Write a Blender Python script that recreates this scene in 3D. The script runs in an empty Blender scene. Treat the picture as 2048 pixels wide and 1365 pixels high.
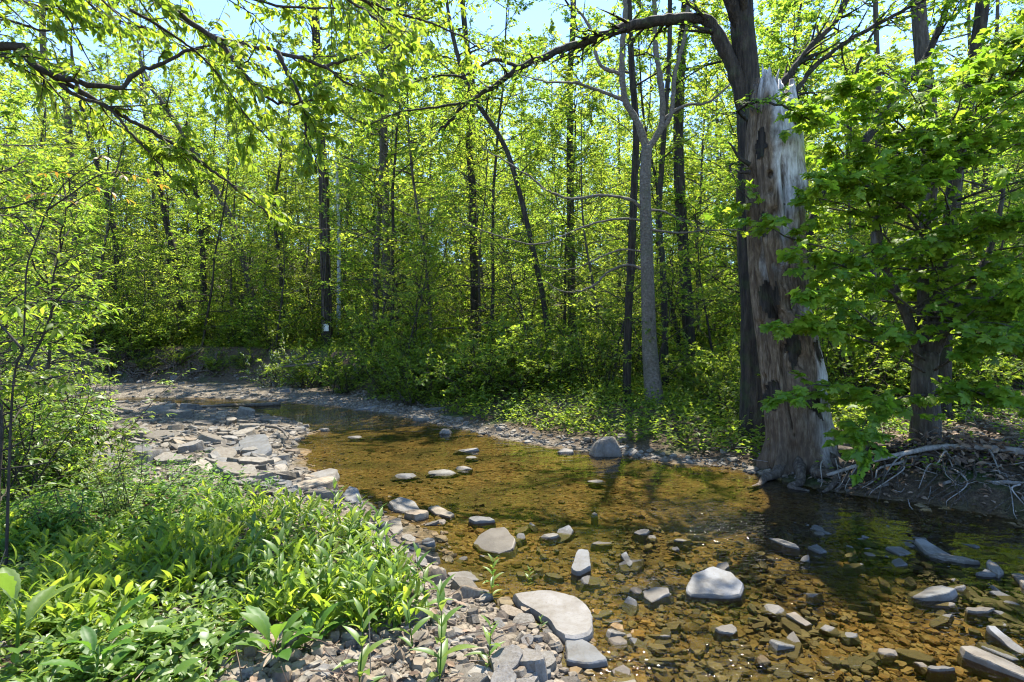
import bpy, bmesh, math
import numpy as np
from mathutils import Vector

C = bpy.context.scene.collection
SC = bpy.context.scene
rng = np.random.default_rng(11)
PI = math.pi

# ------------------------------------------------------------------ camera, sky, sun, exposure
F, CH, CX, CY = 1138.0, 1.7, 1024.0, 682.5          # focal length in photo pixels, eye height over the water
cam = bpy.data.cameras.new('camera')
cam.sensor_width = 36.0
cam.lens = 36.0 * F / 2048.0
cam.clip_start, cam.clip_end = 0.05, 1500
cam_o = bpy.data.objects.new('camera', cam)
cam_o.location = (0, 0, CH)
cam_o.rotation_euler = (math.radians(90), 0, 0)
C.objects.link(cam_o)
SC.camera = cam_o

SUN_EL, SUN_AZ = 63.0, 14.0                          # degrees; azimuth from the view axis towards the right
world = bpy.data.worlds.new('World')
SC.world = world
world.use_nodes = True
wn = world.node_tree.nodes
wl = world.node_tree.links
sky = wn.new('ShaderNodeTexSky')
sky.sky_type = 'NISHITA'
sky.sun_disc = False
sky.sun_elevation = math.radians(SUN_EL)
sky.sun_rotation = math.radians(SUN_AZ)
sky.air_density, sky.dust_density, sky.ozone_density = 0.7, 0.05, 5.0
bgn = wn['Background']
bgn.inputs['Strength'].default_value = 0.125
wl.new(sky.outputs['Color'], bgn.inputs['Color'])

sun = bpy.data.lights.new('sun', 'SUN')
sun.energy = 3.0
sun.angle = math.radians(0.5)
sun.color = (1.0, 0.94, 0.84)
sun_o = bpy.data.objects.new('sun', sun)
e, a = math.radians(SUN_EL), math.radians(SUN_AZ)
sv = Vector((math.sin(a) * math.cos(e), math.cos(a) * math.cos(e), math.sin(e)))
sun_o.rotation_euler = sv.to_track_quat('Z', 'Y').to_euler()
sun_o.location = (0, 0, 40)
C.objects.link(sun_o)

SC.view_settings.view_transform = 'Standard'
SC.view_settings.look = 'None'
SC.view_settings.gamma = 1.0
SC.view_settings.use_curve_mapping = False
SC.view_settings.exposure = 2.3
try:
    SC.cycles.max_bounces = 9
    SC.cycles.diffuse_bounces = 7
    SC.cycles.glossy_bounces = 3
    SC.cycles.transmission_bounces = 4
    SC.cycles.transparent_max_bounces = 8
    SC.cycles.sample_clamp_indirect = 6.0
    SC.cycles.use_denoising = True
    SC.cycles.denoising_prefilter = 'FAST'
    SC.cycles.filter_width = 1.15
except Exception:
    pass

# ------------------------------------------------------------------ small maths
def at(px, py, Y):
    return np.array([(px - CX) / F * Y, Y, CH - (py - CY) / F * Y])

def nrm(v):
    v = np.asarray(v, float)
    return v / np.maximum(np.linalg.norm(v, axis=-1, keepdims=True), 1e-9)

def smooth01(x):
    x = np.clip(x, 0, 1)
    return x * x * (3 - 2 * x)

_perm = np.random.default_rng(3).random((64, 64, 64))
def vnoise(p):
    p = np.asarray(p, float)
    i = np.floor(p).astype(int)
    f = p - i
    f = f * f * (3 - 2 * f)
    r = 0
    for dx in (0, 1):
        wx = f[..., 0] if dx else 1 - f[..., 0]
        for dy in (0, 1):
            wy = f[..., 1] if dy else 1 - f[..., 1]
            for dz in (0, 1):
                wz = f[..., 2] if dz else 1 - f[..., 2]
                r = r + wx * wy * wz * _perm[(i[..., 0] + dx) & 63, (i[..., 1] + dy) & 63, (i[..., 2] + dz) & 63]
    return r * 2 - 1

def fbm(p, octs=3):
    p = np.asarray(p, float)
    s, a_ = 0, 1.0
    for k in range(octs):
        s = s + a_ * vnoise(p * 2 ** k + 17.3 * k)
        a_ *= 0.5
    return s / 1.75

def spline(P, n):
    P = np.asarray(P, float)
    if len(P) < 3:
        t = np.linspace(0, 1, n)[:, None]
        return P[0] * (1 - t) + P[-1] * t
    Q = np.vstack([2 * P[0] - P[1], P, 2 * P[-1] - P[-2]])
    d = np.r_[0, np.cumsum(np.linalg.norm(np.diff(P[:, :3], axis=0), axis=1))]
    u = np.interp(np.linspace(0, d[-1], n), d, np.arange(len(P)))
    k = np.minimum(u.astype(int), len(P) - 2)
    t = (u - k)[:, None]
    p0, p1, p2, p3 = Q[k], Q[k + 1], Q[k + 2], Q[k + 3]
    return 0.5 * (2 * p1 + (p2 - p0) * t + (2 * p0 - 5 * p1 + 4 * p2 - p3) * t ** 2 + (3 * p1 - p0 - 3 * p2 + p3) * t ** 3)

# ------------------------------------------------------------------ mesh building
class Bag:
    """Vertices and faces of ONE mesh."""
    def __init__(s):
        s.V, s.F, s.n = [], [], 0
    def add(s, V, faces):
        V = np.asarray(V, float)
        for f in (faces if isinstance(faces, list) else [faces]):
            s.F.append(np.asarray(f, int) + s.n)
        s.V.append(V)
        s.n += len(V)
    def mesh(s, name, mat, smooth=False):
        me = bpy.data.meshes.new(name)
        V = np.vstack(s.V) if s.V else np.zeros((0, 3))
        lv = np.concatenate([f.ravel() for f in s.F])
        tot = np.concatenate([np.full(len(f), f.shape[1]) for f in s.F])
        st = np.r_[0, np.cumsum(tot)[:-1]]
        me.vertices.add(len(V))
        me.vertices.foreach_set('co', V.astype(np.float32).ravel())
        me.loops.add(len(lv))
        me.loops.foreach_set('vertex_index', lv.astype(np.int32))
        me.polygons.add(len(tot))
        me.polygons.foreach_set('loop_start', st.astype(np.int32))
        me.polygons.foreach_set('loop_total', tot.astype(np.int32))
        me.polygons.foreach_set('use_smooth', np.full(len(tot), bool(smooth)))
        me.update(calc_edges=True)
        if isinstance(mat, (list, tuple)):
            for m in mat: me.materials.append(m)
        else:
            me.materials.append(mat)
        return me

def link(name, data, parent=None, label=None, cat=None, group=None, kind=None, loc=None, rz=None):
    o = bpy.data.objects.new(name, data)
    C.objects.link(o)
    if parent: o.parent = parent
    if label: o['label'] = label
    if cat: o['category'] = cat
    if group: o['group'] = group
    if kind: o['kind'] = kind
    if loc is not None: o.location = [float(v) for v in loc]
    if rz is not None: o.rotation_euler = (0, 0, float(rz))
    return o

def dup(o, kids, loc, rz, sc, label, group=None, tilt=(0, 0)):
    c = o.copy(); C.objects.link(c)
    c.location = [float(v) for v in loc]; c.rotation_euler = (float(tilt[0]), float(tilt[1]), float(rz)); c.scale = (float(sc),) * 3
    c['label'] = label
    if group: c['group'] = group
    for k in kids:
        d = k.copy(); C.objects.link(d); d.parent = c
    return c

def tube(bag, P, R, sides=6, rough=0.0, cap=True, seed=0.0):
    P = np.asarray(P, float); n = len(P)
    R = np.broadcast_to(np.asarray(R, float), (n,))
    T = nrm(np.gradient(P, axis=0))
    ref = np.array([1.0, 0, 0]) if abs(T[0][0]) < 0.8 else np.array([0, 1.0, 0])
    u = nrm(np.cross(T[0], ref))
    U = np.empty((n, 3))
    for i in range(n):
        u = nrm(u - T[i] * np.dot(u, T[i]))
        U[i] = u
    W = np.cross(T, U)
    th = np.arange(sides) * 2 * PI / sides
    c, s_ = np.cos(th), np.sin(th)
    RR = R[:, None] * np.ones(sides)[None]
    if rough:
        L = np.r_[0, np.cumsum(np.linalg.norm(np.diff(P, axis=0), axis=1))]
        q = np.stack([np.broadcast_to(c * 2.6, RR.shape) + seed, np.broadcast_to(s_ * 2.6, RR.shape), np.broadcast_to((L / max(R[0], 1e-3) * 0.35)[:, None], RR.shape)], -1)
        RR = RR * (1 + rough * fbm(q, 3))
    V = P[:, None] + RR[..., None] * (U[:, None] * c[None, :, None] + W[:, None] * s_[None, :, None])
    V = V.reshape(-1, 3)
    i, j = np.meshgrid(np.arange(n - 1), np.arange(sides), indexing='ij')
    j2 = (j + 1) % sides
    Fq = np.stack([i * sides + j, i * sides + j2, (i + 1) * sides + j2, (i + 1) * sides + j], -1).reshape(-1, 4)
    fs = [Fq]
    if cap:
        fs.append((np.arange(sides) + (n - 1) * sides)[None])
        fs.append(np.arange(sides)[::-1][None])
    bag.add(V, fs)

# leaf templates: x along the leaf, y across, z the upper side
def leaf_t(kind):
    if kind == 'quad':
        V = [(0, 0, 0), (.45, .27, .05), (1, 0, -.08), (.45, -.27, .05)]
        Fc = [np.array([[0, 1, 2], [0, 2, 3]])]
    elif kind == 'oval':
        V = [(0, 0, 0), (.28, .2, .06), (.62, .2, .04), (1, 0, -.14), (.62, -.2, .04), (.28, -.2, .06), (.28, 0, 0), (.62, 0, -.02)]
        Fc = [np.array([[6, 7, 2, 1], [7, 6, 5, 4]]), np.array([[0, 6, 1], [7, 3, 2], [6, 0, 5], [3, 7, 4]])]
    elif kind == 'pinnate':
        V = [(0, 0, 0), (.2, .13, .03), (.5, .17, .02), (.8, .08, -.06), (1, 0, -.18), (.8, -.08, -.06), (.5, -.17, .02), (.2, -.13, .03), (.2, 0, 0), (.5, 0, -.02), (.8, 0, -.1)]
        Fc = [np.array([[8, 9, 2, 1], [9, 10, 3, 2], [9, 8, 7, 6], [10, 9, 6, 5]]), np.array([[0, 8, 1], [10, 4, 3], [8, 0, 7], [4, 10, 5]])]
    elif kind == 'lance':
        xs = [0, .12, .3, .5, .7, .87, 1]; ws = [.012, .07, .115, .125, .095, .045, 0]
        V, q, t = [], [], []
        for k, (x, w) in enumerate(zip(xs, ws)):
            z = .28 * x - .42 * x * x
            V += [(x, w, z + .35 * w), (x, 0, z), (x, -w, z + .35 * w)]
        for k in range(6):
            b_ = 3 * k
            q += [[b_ + 1, b_ + 4, b_ + 3, b_], [b_ + 4, b_ + 1, b_ + 2, b_ + 5]]
        Fc = [np.array(q)]
    elif kind == 'ovate':
        xs = [0, .1, .25, .42, .6, .78, .92, 1]; ws = [.01, .16, .27, .3, .25, .15, .05, 0]
        V, q = [], []
        for k, (x, w) in enumerate(zip(xs, ws)):
            z = .18 * x - .36 * x * x
            V += [(x, w, z + .22 * w), (x, 0, z), (x, -w, z + .22 * w)]
        for k in range(7):
            b_ = 3 * k
            q += [[b_ + 1, b_ + 4, b_ + 3, b_], [b_ + 4, b_ + 1, b_ + 2, b_ + 5]]
        Fc = [np.array(q)]
    elif kind == 'elliptic':
        xs = [0, .12, .22, .3, .38, .46, .54, .62, .7, .78, .86, .94, 1]; ws = [.02, .06, .10, .15, .15, .185, .17, .185, .155, .15, .10, .06, 0]
        V, q = [], []
        for k, (x, w) in enumerate(zip(xs, ws)):
            z = .22 * x - .45 * x * x + .012 * (k % 2)
            V += [(x, w, z + .25 * w), (x, w * .5, z + .16 * w + .012 * (k % 2)), (x, 0, z - .01), (x, -w * .5, z + .16 * w + .012 * (k % 2)), (x, -w, z + .25 * w)]
        for k in range(12):
            b_ = 5 * k
            for j in range(4): q.append([b_ + j + 1, b_ + j + 6, b_ + j + 5, b_ + j])
        Fc = [np.array(q)]
    elif kind == 'maple':
        half = [(0, .02), (-.06, .18), (-.13, .33), (.06, .30), (.1, .42), (.2, .56), (.3, .66), (.34, .5), (.44, .5), (.42, .36), (.4, .2), (.5, .24), (.6, .3), (.68, .22), (.8, .18), (.84, .08), (1, 0)]
        out = half + [(x, -y) for x, y in half[-2::-1]]
        V = [(.22, 0, .03)] + [(x, y, .05 * math.sin(9 * x) - .5 * max(0, math.hypot(x - .22, y) - .2) ** 2 - .06 * abs(y)) for x, y in out]
        n = len(out)
        Fc = [np.array([[0, k + 2, k + 1] for k in range(n - 1)])]
    return np.array(V, float), Fc
LEAF = {k: leaf_t(k) for k in ('quad', 'oval', 'pinnate', 'lance', 'ovate', 'elliptic', 'maple')}

def frames(D, N):
    X = nrm(D)
    Y_ = nrm(np.cross(N, X))
    Z = np.cross(X, Y_)
    return X, Y_, Z

def leaves(bag, kind, P, D, N, S):
    """One leaf per row: base point, direction, upward normal, length."""
    T, Fc = LEAF[kind]
    P = np.asarray(P, float); n = len(P)
    if n == 0: return
    X, Y_, Z = frames(np.asarray(D, float), np.asarray(N, float))
    S = np.broadcast_to(np.asarray(S, float), (n,))
    V = P[:, None] + S[:, None, None] * (T[None, :, 0:1] * X[:, None] + T[None, :, 1:2] * Y_[:, None] + T[None, :, 2:3] * Z[:, None])
    off = (np.arange(n) * len(T))[:, None, None]
    bag.add(V.reshape(-1, 3), [(f[None] + off).reshape(-1, f.shape[1]) for f in Fc])

def leaf_mesh(name, kind, mat):
    b = Bag(); T, Fc = LEAF[kind]
    b.add(T, Fc)
    return b.mesh(name, mat, True)

from mathutils import Matrix
def leaf_objs(me, name, parent, P, D, N, S):
    X, Y_, Z = frames(np.asarray(D, float), np.asarray(N, float))
    for p, x, y, z, s in zip(P, X, Y_, Z, S):
        o = bpy.data.objects.new(name, me)
        C.objects.link(o); o.parent = parent
        M = Matrix(((x[0] * s, y[0] * s, z[0] * s, p[0]), (x[1] * s, y[1] * s, z[1] * s, p[1]), (x[2] * s, y[2] * s, z[2] * s, p[2]), (0, 0, 0, 1)))
        o.matrix_local = M

# ------------------------------------------------------------------ materials
class NT:
    def __init__(s, name):
        s.m = bpy.data.materials.new(name)
        s.m.use_nodes = True
        s.t = s.m.node_tree
        s.t.nodes.clear()
        s.out = s.t.nodes.new('ShaderNodeOutputMaterial')
    def n(s, typ, **kw):
        x = s.t.nodes.new(typ)
        for k, v in kw.items():
            if k.startswith('i_'):
                key = k[2:]
                x.inputs[int(key) if key.isdigit() else key.replace('_', ' ')].default_value = v
            else:
                setattr(x, k, v)
        return x
    def l(s, a_, b_):
        s.t.links.new(a_, b_)
    def math(s, op, a_, b_=None):
        x = s.n('ShaderNodeMath', operation=op)
        for k, v in enumerate((a_, b_)):
            if v is None: continue
            if isinstance(v, (int, float)): x.inputs[k].default_value = v
            else: s.l(v, x.inputs[k])
        return x.outputs[0]
    def ramp(s, fac, stops):
        r = s.n('ShaderNodeValToRGB')
        el = r.color_ramp.elements
        while len(el) < len(stops): el.new(0.5)
        for e_, (p, c) in zip(el, stops):
            e_.position = p; e_.color = (*c, 1)
        s.l(fac, r.inputs[0])
        return r.outputs[0]
    def mix(s, fac, a_, b_, mode='MIX'):
        x = s.n('ShaderNodeMix', data_type='RGBA', blend_type=mode)
        for k, v in ((0, fac), (6, a_), (7, b_)):
            if isinstance(v, (int, float)): x.inputs[k].default_value = v
            elif isinstance(v, tuple): x.inputs[k].default_value = (*v, 1)
            else: s.l(v, x.inputs[k])
        return x.outputs[2]
    def noise(s, scale, vec=None, detail=4, rough=0.55):
        x = s.n('ShaderNodeTexNoise')
        x.inputs['Scale'].default_value = scale; x.inputs['Detail'].default_value = detail; x.inputs['Roughness'].default_value = rough
        if vec is not None: s.l(vec, x.inputs['Vector'])
        return x.outputs[0]
    def coord(s, kind='Object', scale=None):
        x = s.n('ShaderNodeTexCoord').outputs[kind]
        if scale:
            m = s.n('ShaderNodeMapping'); m.inputs['Scale'].default_value = scale
            s.l(x, m.inputs['Vector']); x = m.outputs[0]
        return x
    def rnd(s):
        """A random number per loose piece and per object."""
        g = s.n('ShaderNodeNewGeometry').outputs['Random Per Island']
        o = s.n('ShaderNodeObjectInfo').outputs['Random']
        return s.math('FRACT', s.math('ADD', g, o))
    def bump(s, h, strength, dist):
        b = s.n('ShaderNodeBump'); b.inputs['Strength'].default_value = strength; b.inputs['Distance'].default_value = dist
        s.l(h, b.inputs['Height'])
        return b.outputs[0]

def leaf_mat(name, lo, mid, hi, trans, gloss=0.02, rough=0.5, tboost=1.36):
    m = NT(name)
    col = m.ramp(m.rnd(), [(0.0, lo), (0.5, mid), (1.0, hi)])
    o = m.n('ShaderNodeObjectInfo').outputs['Random']
    v = m.math('ADD', m.math('MULTIPLY', o, 0.35), 0.82)
    hs = m.n('ShaderNodeHueSaturation'); m.l(v, hs.inputs['Value']); m.l(col, hs.inputs['Color'])
    col = hs.outputs[0]
    ve = m.noise(38, m.coord('Object'), 2)
    col = m.mix(m.math('MULTIPLY', ve, 0.35), col, (lo[0] * .7, lo[1] * .7, lo[2] * .7))
    d = m.n('ShaderNodeBsdfDiffuse'); m.l(col, d.inputs[0])
    t = m.n('ShaderNodeBsdfTranslucent')
    tc = m.mix(1.0, col, (1.72 * tboost, 1.46 * tboost, 1.25 * tboost), 'MULTIPLY')
    m.l(tc, t.inputs[0])
    mx = m.n('ShaderNodeMixShader'); mx.inputs[0].default_value = trans
    m.l(d.outputs[0], mx.inputs[1]); m.l(t.outputs[0], mx.inputs[2])
    g = m.n('ShaderNodeBsdfGlossy'); g.inputs['Roughness'].default_value = rough; g.inputs['Color'].default_value = (1, 1, 1, 1)
    mx2 = m.n('ShaderNodeMixShader'); mx2.inputs[0].default_value = gloss
    m.l(mx.outputs[0], mx2.inputs[1]); m.l(g.outputs[0], mx2.inputs[2])
    m.l(mx2.outputs[0], m.out.inputs[0])
    return m.m

M = {}
M['leaf_far'] = leaf_mat('leaf far', (.11, .19, .018), (.175, .265, .025), (.25, .315, .035), .64, .015)
M['leaf_mid'] = leaf_mat('leaf mid', (.085, .18, .016), (.14, .25, .022), (.215, .305, .032), .64, .015)
M['leaf_over'] = leaf_mat('leaf overhead', (.09, .17, .014), (.15, .245, .02), (.22, .295, .028), .64, .015)
M['leaf_maple'] = leaf_mat('leaf maple', (.10, .22, .014), (.165, .29, .02), (.25, .36, .028), .56, .02, .5)
M['leaf_shrub'] = leaf_mat('leaf shrub', (.08, .155, .014), (.14, .225, .02), (.21, .28, .03), .6, .015)
M['leaf_herb'] = leaf_mat('leaf herb', (.065, .14, .018), (.12, .205, .028), (.185, .262, .045), .46, .03, .45)
M['leaf_dark'] = leaf_mat('leaf dark', (.045, .125, .014), (.075, .17, .018), (.12, .215, .024), .48, .02)
M['leaf_young'] = leaf_mat('leaf young', (.20, .12, .02), (.24, .17, .02), (.30, .24, .03), .5, .08)
M['blossom'] = leaf_mat('blossom', (.6, .62, .5), (.72, .74, .64), (.8, .8, .74), .35, .04)

def dead_leaf_mat():
    m = NT('dead leaf')
    col = m.ramp(m.rnd(), [(0, (.06, .035, .02)), (.4, (.13, .08, .045)), (.75, (.21, .14, .085)), (1, (.30, .22, .15))])
    p = m.n('ShaderNodeBsdfPrincipled'); p.inputs['Roughness'].default_value = .75
    m.l(col, p.inputs['Base Color']); m.l(p.outputs[0], m.out.inputs[0])
    return m.m
M['dead_leaf'] = dead_leaf_mat()

def bark(name, c0, c1, c2, scale=1.0, bumpd=.02, stretch=.16, moss=0.0):
    m = NT(name)
    v = m.coord('Object', (1, 1, stretch))
    n1 = m.noise(22 * scale, v, 5, .65)
    n2 = m.noise(3.0 * scale, m.coord('Object'), 4)
    col = m.ramp(n1, [(.32, c0), (.5, c1), (.68, c2)])
    col = m.mix(m.math('MULTIPLY', n2, .5), col, (c0[0] * .7, c0[1] * .72, c0[2] * .75))
    if moss:
        g = m.ramp(m.noise(5, m.coord('Object'), 5), [(.5, (0, 0, 0)), (.65, (1, 1, 1))])
        col = m.mix(m.math('MULTIPLY', g, moss), col, (.05, .085, .018))
    p = m.n('ShaderNodeBsdfPrincipled'); p.inputs['Roughness'].default_value = .85
    p.inputs['Specular IOR Level'].default_value = .3
    m.l(col, p.inputs['Base Color'])
    m.l(m.bump(n1, 1.0, bumpd * 1.8), p.inputs['Normal'])
    m.l(p.outputs[0], m.out.inputs[0])
    return m.m
M['bark_dark'] = bark('bark dark', (.010, .008, .006), (.036, .027, .019), (.085, .066, .048), .8, .03, .13, .25)
M['bark_grey'] = bark('bark grey', (.04, .032, .024), (.085, .07, .053), (.15, .128, .10), moss=.2)
M['bark_pale'] = bark('bark pale', (.075, .06, .045), (.145, .122, .094), (.23, .20, .16), .8, .008, 1.6, .2)
M['bark_twig'] = bark('bark twig', (.02, .015, .011), (.045, .035, .026), (.085, .07, .055), 2, .004)
M['bark_white'] = bark('bark white', (.30, .33, .35), (.45, .48, .5), (.58, .6, .62), .6, .006, .6)
M['root'] = bark('root bark', (.03, .022, .015), (.085, .066, .048), (.17, .14, .105), 1.2, .01)

M['driftwood'] = bark('driftwood', (.15, .13, .105), (.29, .26, .22), (.42, .39, .34), 1.0, .008)

def snag_mat():
    m = NT('weathered dead wood')
    v = m.coord('Object', (1, 1, .17))
    w = m.noise(2.2, m.coord('Object', (1, 1, .35)), 3)
    vm = m.n('ShaderNodeVectorMath', operation='ADD'); m.l(v, vm.inputs[0])
    ws = m.n('ShaderNodeVectorMath', operation='SCALE'); ws.inputs['Scale'].default_value = .22
    cb = m.n('ShaderNodeCombineXYZ'); m.l(w, cb.inputs[0]); m.l(w, cb.inputs[1]); m.l(cb.outputs[0], ws.inputs[0]); m.l(ws.outputs[0], vm.inputs[1])
    g1 = m.noise(26, vm.outputs[0], 6, .7)
    g2 = m.noise(9, vm.outputs[0], 4, .6)
    grey = m.ramp(g1, [(.28, (.10, .085, .065)), (.43, (.34, .32, .285)), (.58, (.49, .475, .445)), (.75, (.60, .59, .56))])
    brown = m.ramp(g1, [(.28, (.022, .014, .008)), (.45, (.09, .06, .034)), (.62, (.21, .155, .10)), (.78, (.36, .29, .21))])
    sx = m.n('ShaderNodeSeparateXYZ'); m.l(m.coord('Object'), sx.inputs[0])
    # silver on the right flank of the upper stem, brown rot on the left and towards the foot
    f = m.math('ADD', m.math('MULTIPLY', sx.outputs[0], 1.7), m.math('MULTIPLY', m.math('SUBTRACT', m.noise(1.7, m.coord('Object', (1, 1, .3)), 3), .5), 3.2))
    f = m.math('ADD', f, m.math('MULTIPLY', m.math('SUBTRACT', sx.outputs[2], 2.7), .24))
    f = m.math('ADD', f, 1.0)
    ff = m.ramp(f, [(.25, (0, 0, 0)), (.62, (1, 1, 1))])
    col = m.mix(ff, brown, grey)
    rot = m.ramp(m.noise(2.6, m.coord('Object', (1, 1, .6)), 5, .65), [(.52, (0, 0, 0)), (.62, (1, 1, 1))])
    low = m.ramp(sx.outputs[2], [(.0, (1, 1, 1)), (1.0, (0, 0, 0))])
    col = m.mix(m.math('MULTIPLY', rot, .7), col, m.mix(g1, (.02, .013, .008), (.13, .085, .05)))
    col = m.mix(m.math('MULTIPLY', low, .6), col, (.05, .036, .024))
    crack = m.ramp(g2, [(.30, (1, 1, 1)), (.40, (0, 0, 0))])
    col = m.mix(m.math('MULTIPLY', crack, .75), col, (.045, .03, .02))
    p = m.n('ShaderNodeBsdfPrincipled'); p.inputs['Roughness'].default_value = .8
    p.inputs['Specular IOR Level'].default_value = .3
    m.l(col, p.inputs['Base Color'])
    hh = m.math('ADD', g1, m.math('MULTIPLY', g2, 1.5))
    m.l(m.bump(hh, .8, .018), p.inputs['Normal'])
    m.l(p.outputs[0], m.out.inputs[0])
    return m.m
M['snag'] = snag_mat()

def stone_mat(name, stops, wet=False, bump=.008, dirt=1.0):
    m = NT(name)
    col = m.ramp(m.rnd(), stops)
    n1 = m.noise(9, m.coord('Object'), 6, .65)
    n2 = m.noise(70, m.coord('Object'), 3, .6)
    k = m.ramp(n1, [(.3, (.42, .36, .29)), (.46, (.8, .76, .7)), (.6, (1, 1, 1)), (.75, (1.22, 1.2, 1.16))])
    col = m.mix(1.0, col, k, 'MULTIPLY')
    col = m.mix(m.math('MULTIPLY', m.ramp(n2, [(.55, (0, 0, 0)), (.7, (1, 1, 1))]), dirt * .6), col, (.09, .07, .05))
    gz = m.n('ShaderNodeSeparateXYZ'); m.l(m.n('ShaderNodeNewGeometry').outputs['Position'], gz.inputs[0])
    wetb = m.ramp(m.math('ADD', m.math('MULTIPLY', gz.outputs[2], 14), m.math('MULTIPLY', n1, .5)), [(.42, (1, 1, 1)), (.62, (0, 0, 0))])
    if wet:
        patch = m.ramp(m.noise(1.1, m.coord('Object'), 4, .6), [(.42, (0, 0, 0)), (.6, (1, 1, 1))])
        col = m.mix(m.math('MULTIPLY', patch, .72), col, (.055, .05, .022))
    else:
        col = m.mix(m.math('MULTIPLY', wetb, .62), col, (.045, .038, .026))
        lay = m.noise(5, m.coord('Object', (1, 1, 16)), 3, .6)
        col = m.mix(m.math('MULTIPLY', lay, .45), col, (.11, .10, .085))
    p = m.n('ShaderNodeBsdfPrincipled'); p.inputs['Roughness'].default_value = .6 if wet else .7
    p.inputs['Specular IOR Level'].default_value = .12 if wet else .3
    m.l(col, p.inputs['Base Color'])
    m.l(m.bump(m.math('ADD', n1, m.math('MULTIPLY', n2, .4)), .8, bump), p.inputs['Normal'])
    m.l(p.outputs[0], m.out.inputs[0])
    return m.m
M['stone_dry'] = stone_mat('dry stone', [(0, (.085, .072, .052)), (.3, (.155, .135, .102)), (.55, (.225, .198, .152)), (.8, (.17, .165, .148)), (1, (.31, .272, .21))])
M['stone_blue'] = stone_mat('blue grey slate', [(0, (.085, .09, .09)), (.5, (.125, .132, .132)), (1, (.175, .18, .178))])
M['stone_tan'] = stone_mat('tan sandstone', [(0, (.13, .092, .056)), (.5, (.22, .172, .115)), (1, (.31, .262, .19))])
M['stone_pale'] = stone_mat('pale slab', [(0, (.16, .15, .132)), (.5, (.20, .188, .167)), (1, (.24, .228, .208))])
M['stone_dark'] = stone_mat('dark boulder', [(0, (.10, .095, .085)), (.5, (.15, .14, .12)), (1, (.20, .185, .16))], dirt=.8)
M['stone_bed'] = stone_mat('stream bed stone', [(0, (.06, .036, .016)), (.35, (.16, .10, .042)), (.6, (.25, .165, .075)), (.85, (.16, .125, .07)), (1, (.20, .15, .085))], wet=True)

def ground_mat():
    m = NT('forest soil')
    P = m.coord('Object')
    n1 = m.noise(1.1, P, 5); n2 = m.noise(14, P, 6, .7); n3 = m.noise(60, P, 4, .7)
    soil = m.ramp(n2, [(.3, (.030, .021, .012)), (.5, (.085, .060, .035)), (.7, (.17, .125, .078))])
    soil = m.mix(m.math('MULTIPLY', n3, .5), soil, (.05, .038, .026))
    green = m.ramp(n2, [(.35, (.018, .035, .008)), (.65, (.05, .085, .018))])
    col = m.mix(m.ramp(n1, [(.5, (0, 0, 0)), (.66, (1, 1, 1))]), soil, green)
    a_ = m.n('ShaderNodeAttribute', attribute_name='bed').outputs['Fac']
    vo = m.n('ShaderNodeTexVoronoi'); vo.inputs['Scale'].default_value = 26; m.l(P, vo.inputs['Vector'])
    sp = m.n('ShaderNodeSeparateColor'); m.l(vo.outputs['Color'], sp.inputs[0])
    bedc = m.ramp(sp.outputs[0], [(0, (.05, .032, .014)), (.4, (.13, .085, .036)), (.7, (.21, .14, .062)), (1, (.25, .195, .12))])
    bedc = m.mix(m.math('MULTIPLY', n2, .6), bedc, (.10, .06, .022))
    bedc = m.mix(m.math('MULTIPLY', m.ramp(m.noise(1.1, P, 4, .6), [(.42, (0, 0, 0)), (.6, (1, 1, 1))]), .7), bedc, (.05, .045, .02))
    col = m.mix(a_, col, bedc)
    gr = m.n('ShaderNodeAttribute', attribute_name='gravel').outputs['Fac']
    grc = m.ramp(sp.outputs[1], [(0, (.06, .048, .034)), (.5, (.135, .112, .08)), (1, (.23, .195, .145))])
    col = m.mix(gr, col, grc)
    p = m.n('ShaderNodeBsdfPrincipled'); p.inputs['Roughness'].default_value = .9; p.inputs['Specular IOR Level'].default_value = .2
    m.l(col, p.inputs['Base Color'])
    h = m.math('ADD', n2, m.math('MULTIPLY', n3, .5))
    h = m.math('SUBTRACT', h, m.math('MULTIPLY', vo.outputs['Distance'], .8))
    m.l(m.bump(h, .9, .03), p.inputs['Normal'])
    m.l(p.outputs[0], m.out.inputs[0])
    return m.m
M['ground'] = ground_mat()

def water_mat():
    m = NT('clear creek water')
    P = m.coord('Object')
    rf = m.n('ShaderNodeAttribute', attribute_name='riffle').outputs['Fac']
    calm = m.noise(2.2, m.coord('Object', (1, 1.7, 1)), 3, .5)
    fine = m.noise(11, m.coord('Object', (1, 1.6, 1)), 2, .5)
    h = m.math('ADD', m.math('MULTIPLY', calm, .35), m.math('MULTIPLY', fine, .03))
    spk = m.noise(21, m.coord('Object', (1, 1.5, 1)), 1, .5)
    h = m.math('ADD', h, m.math('MULTIPLY', m.math('MULTIPLY', m.math('ADD', fine, m.math('MULTIPLY', spk, .5)), rf), .55))
    bp = m.bump(h, 1.0, .055)
    fr = m.n('ShaderNodeFresnel'); fr.inputs['IOR'].default_value = 1.33; m.l(bp, fr.inputs['Normal'])
    t = m.n('ShaderNodeBsdfTransparent'); t.inputs[0].default_value = (.74, .70, .48, 1)
    g = m.n('ShaderNodeBsdfGlossy'); g.inputs['Roughness'].default_value = .04; g.inputs['Color'].default_value = (1, 1, 1, 1)
    m.l(bp, g.inputs['Normal'])
    mx = m.n('ShaderNodeMixShader'); m.l(fr.outputs[0], mx.inputs[0]); m.l(t.outputs[0], mx.inputs[1]); m.l(g.outputs[0], mx.inputs[2])
    m.l(mx.outputs[0], m.out.inputs[0])
    return m.m
M['water'] = water_mat()

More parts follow.
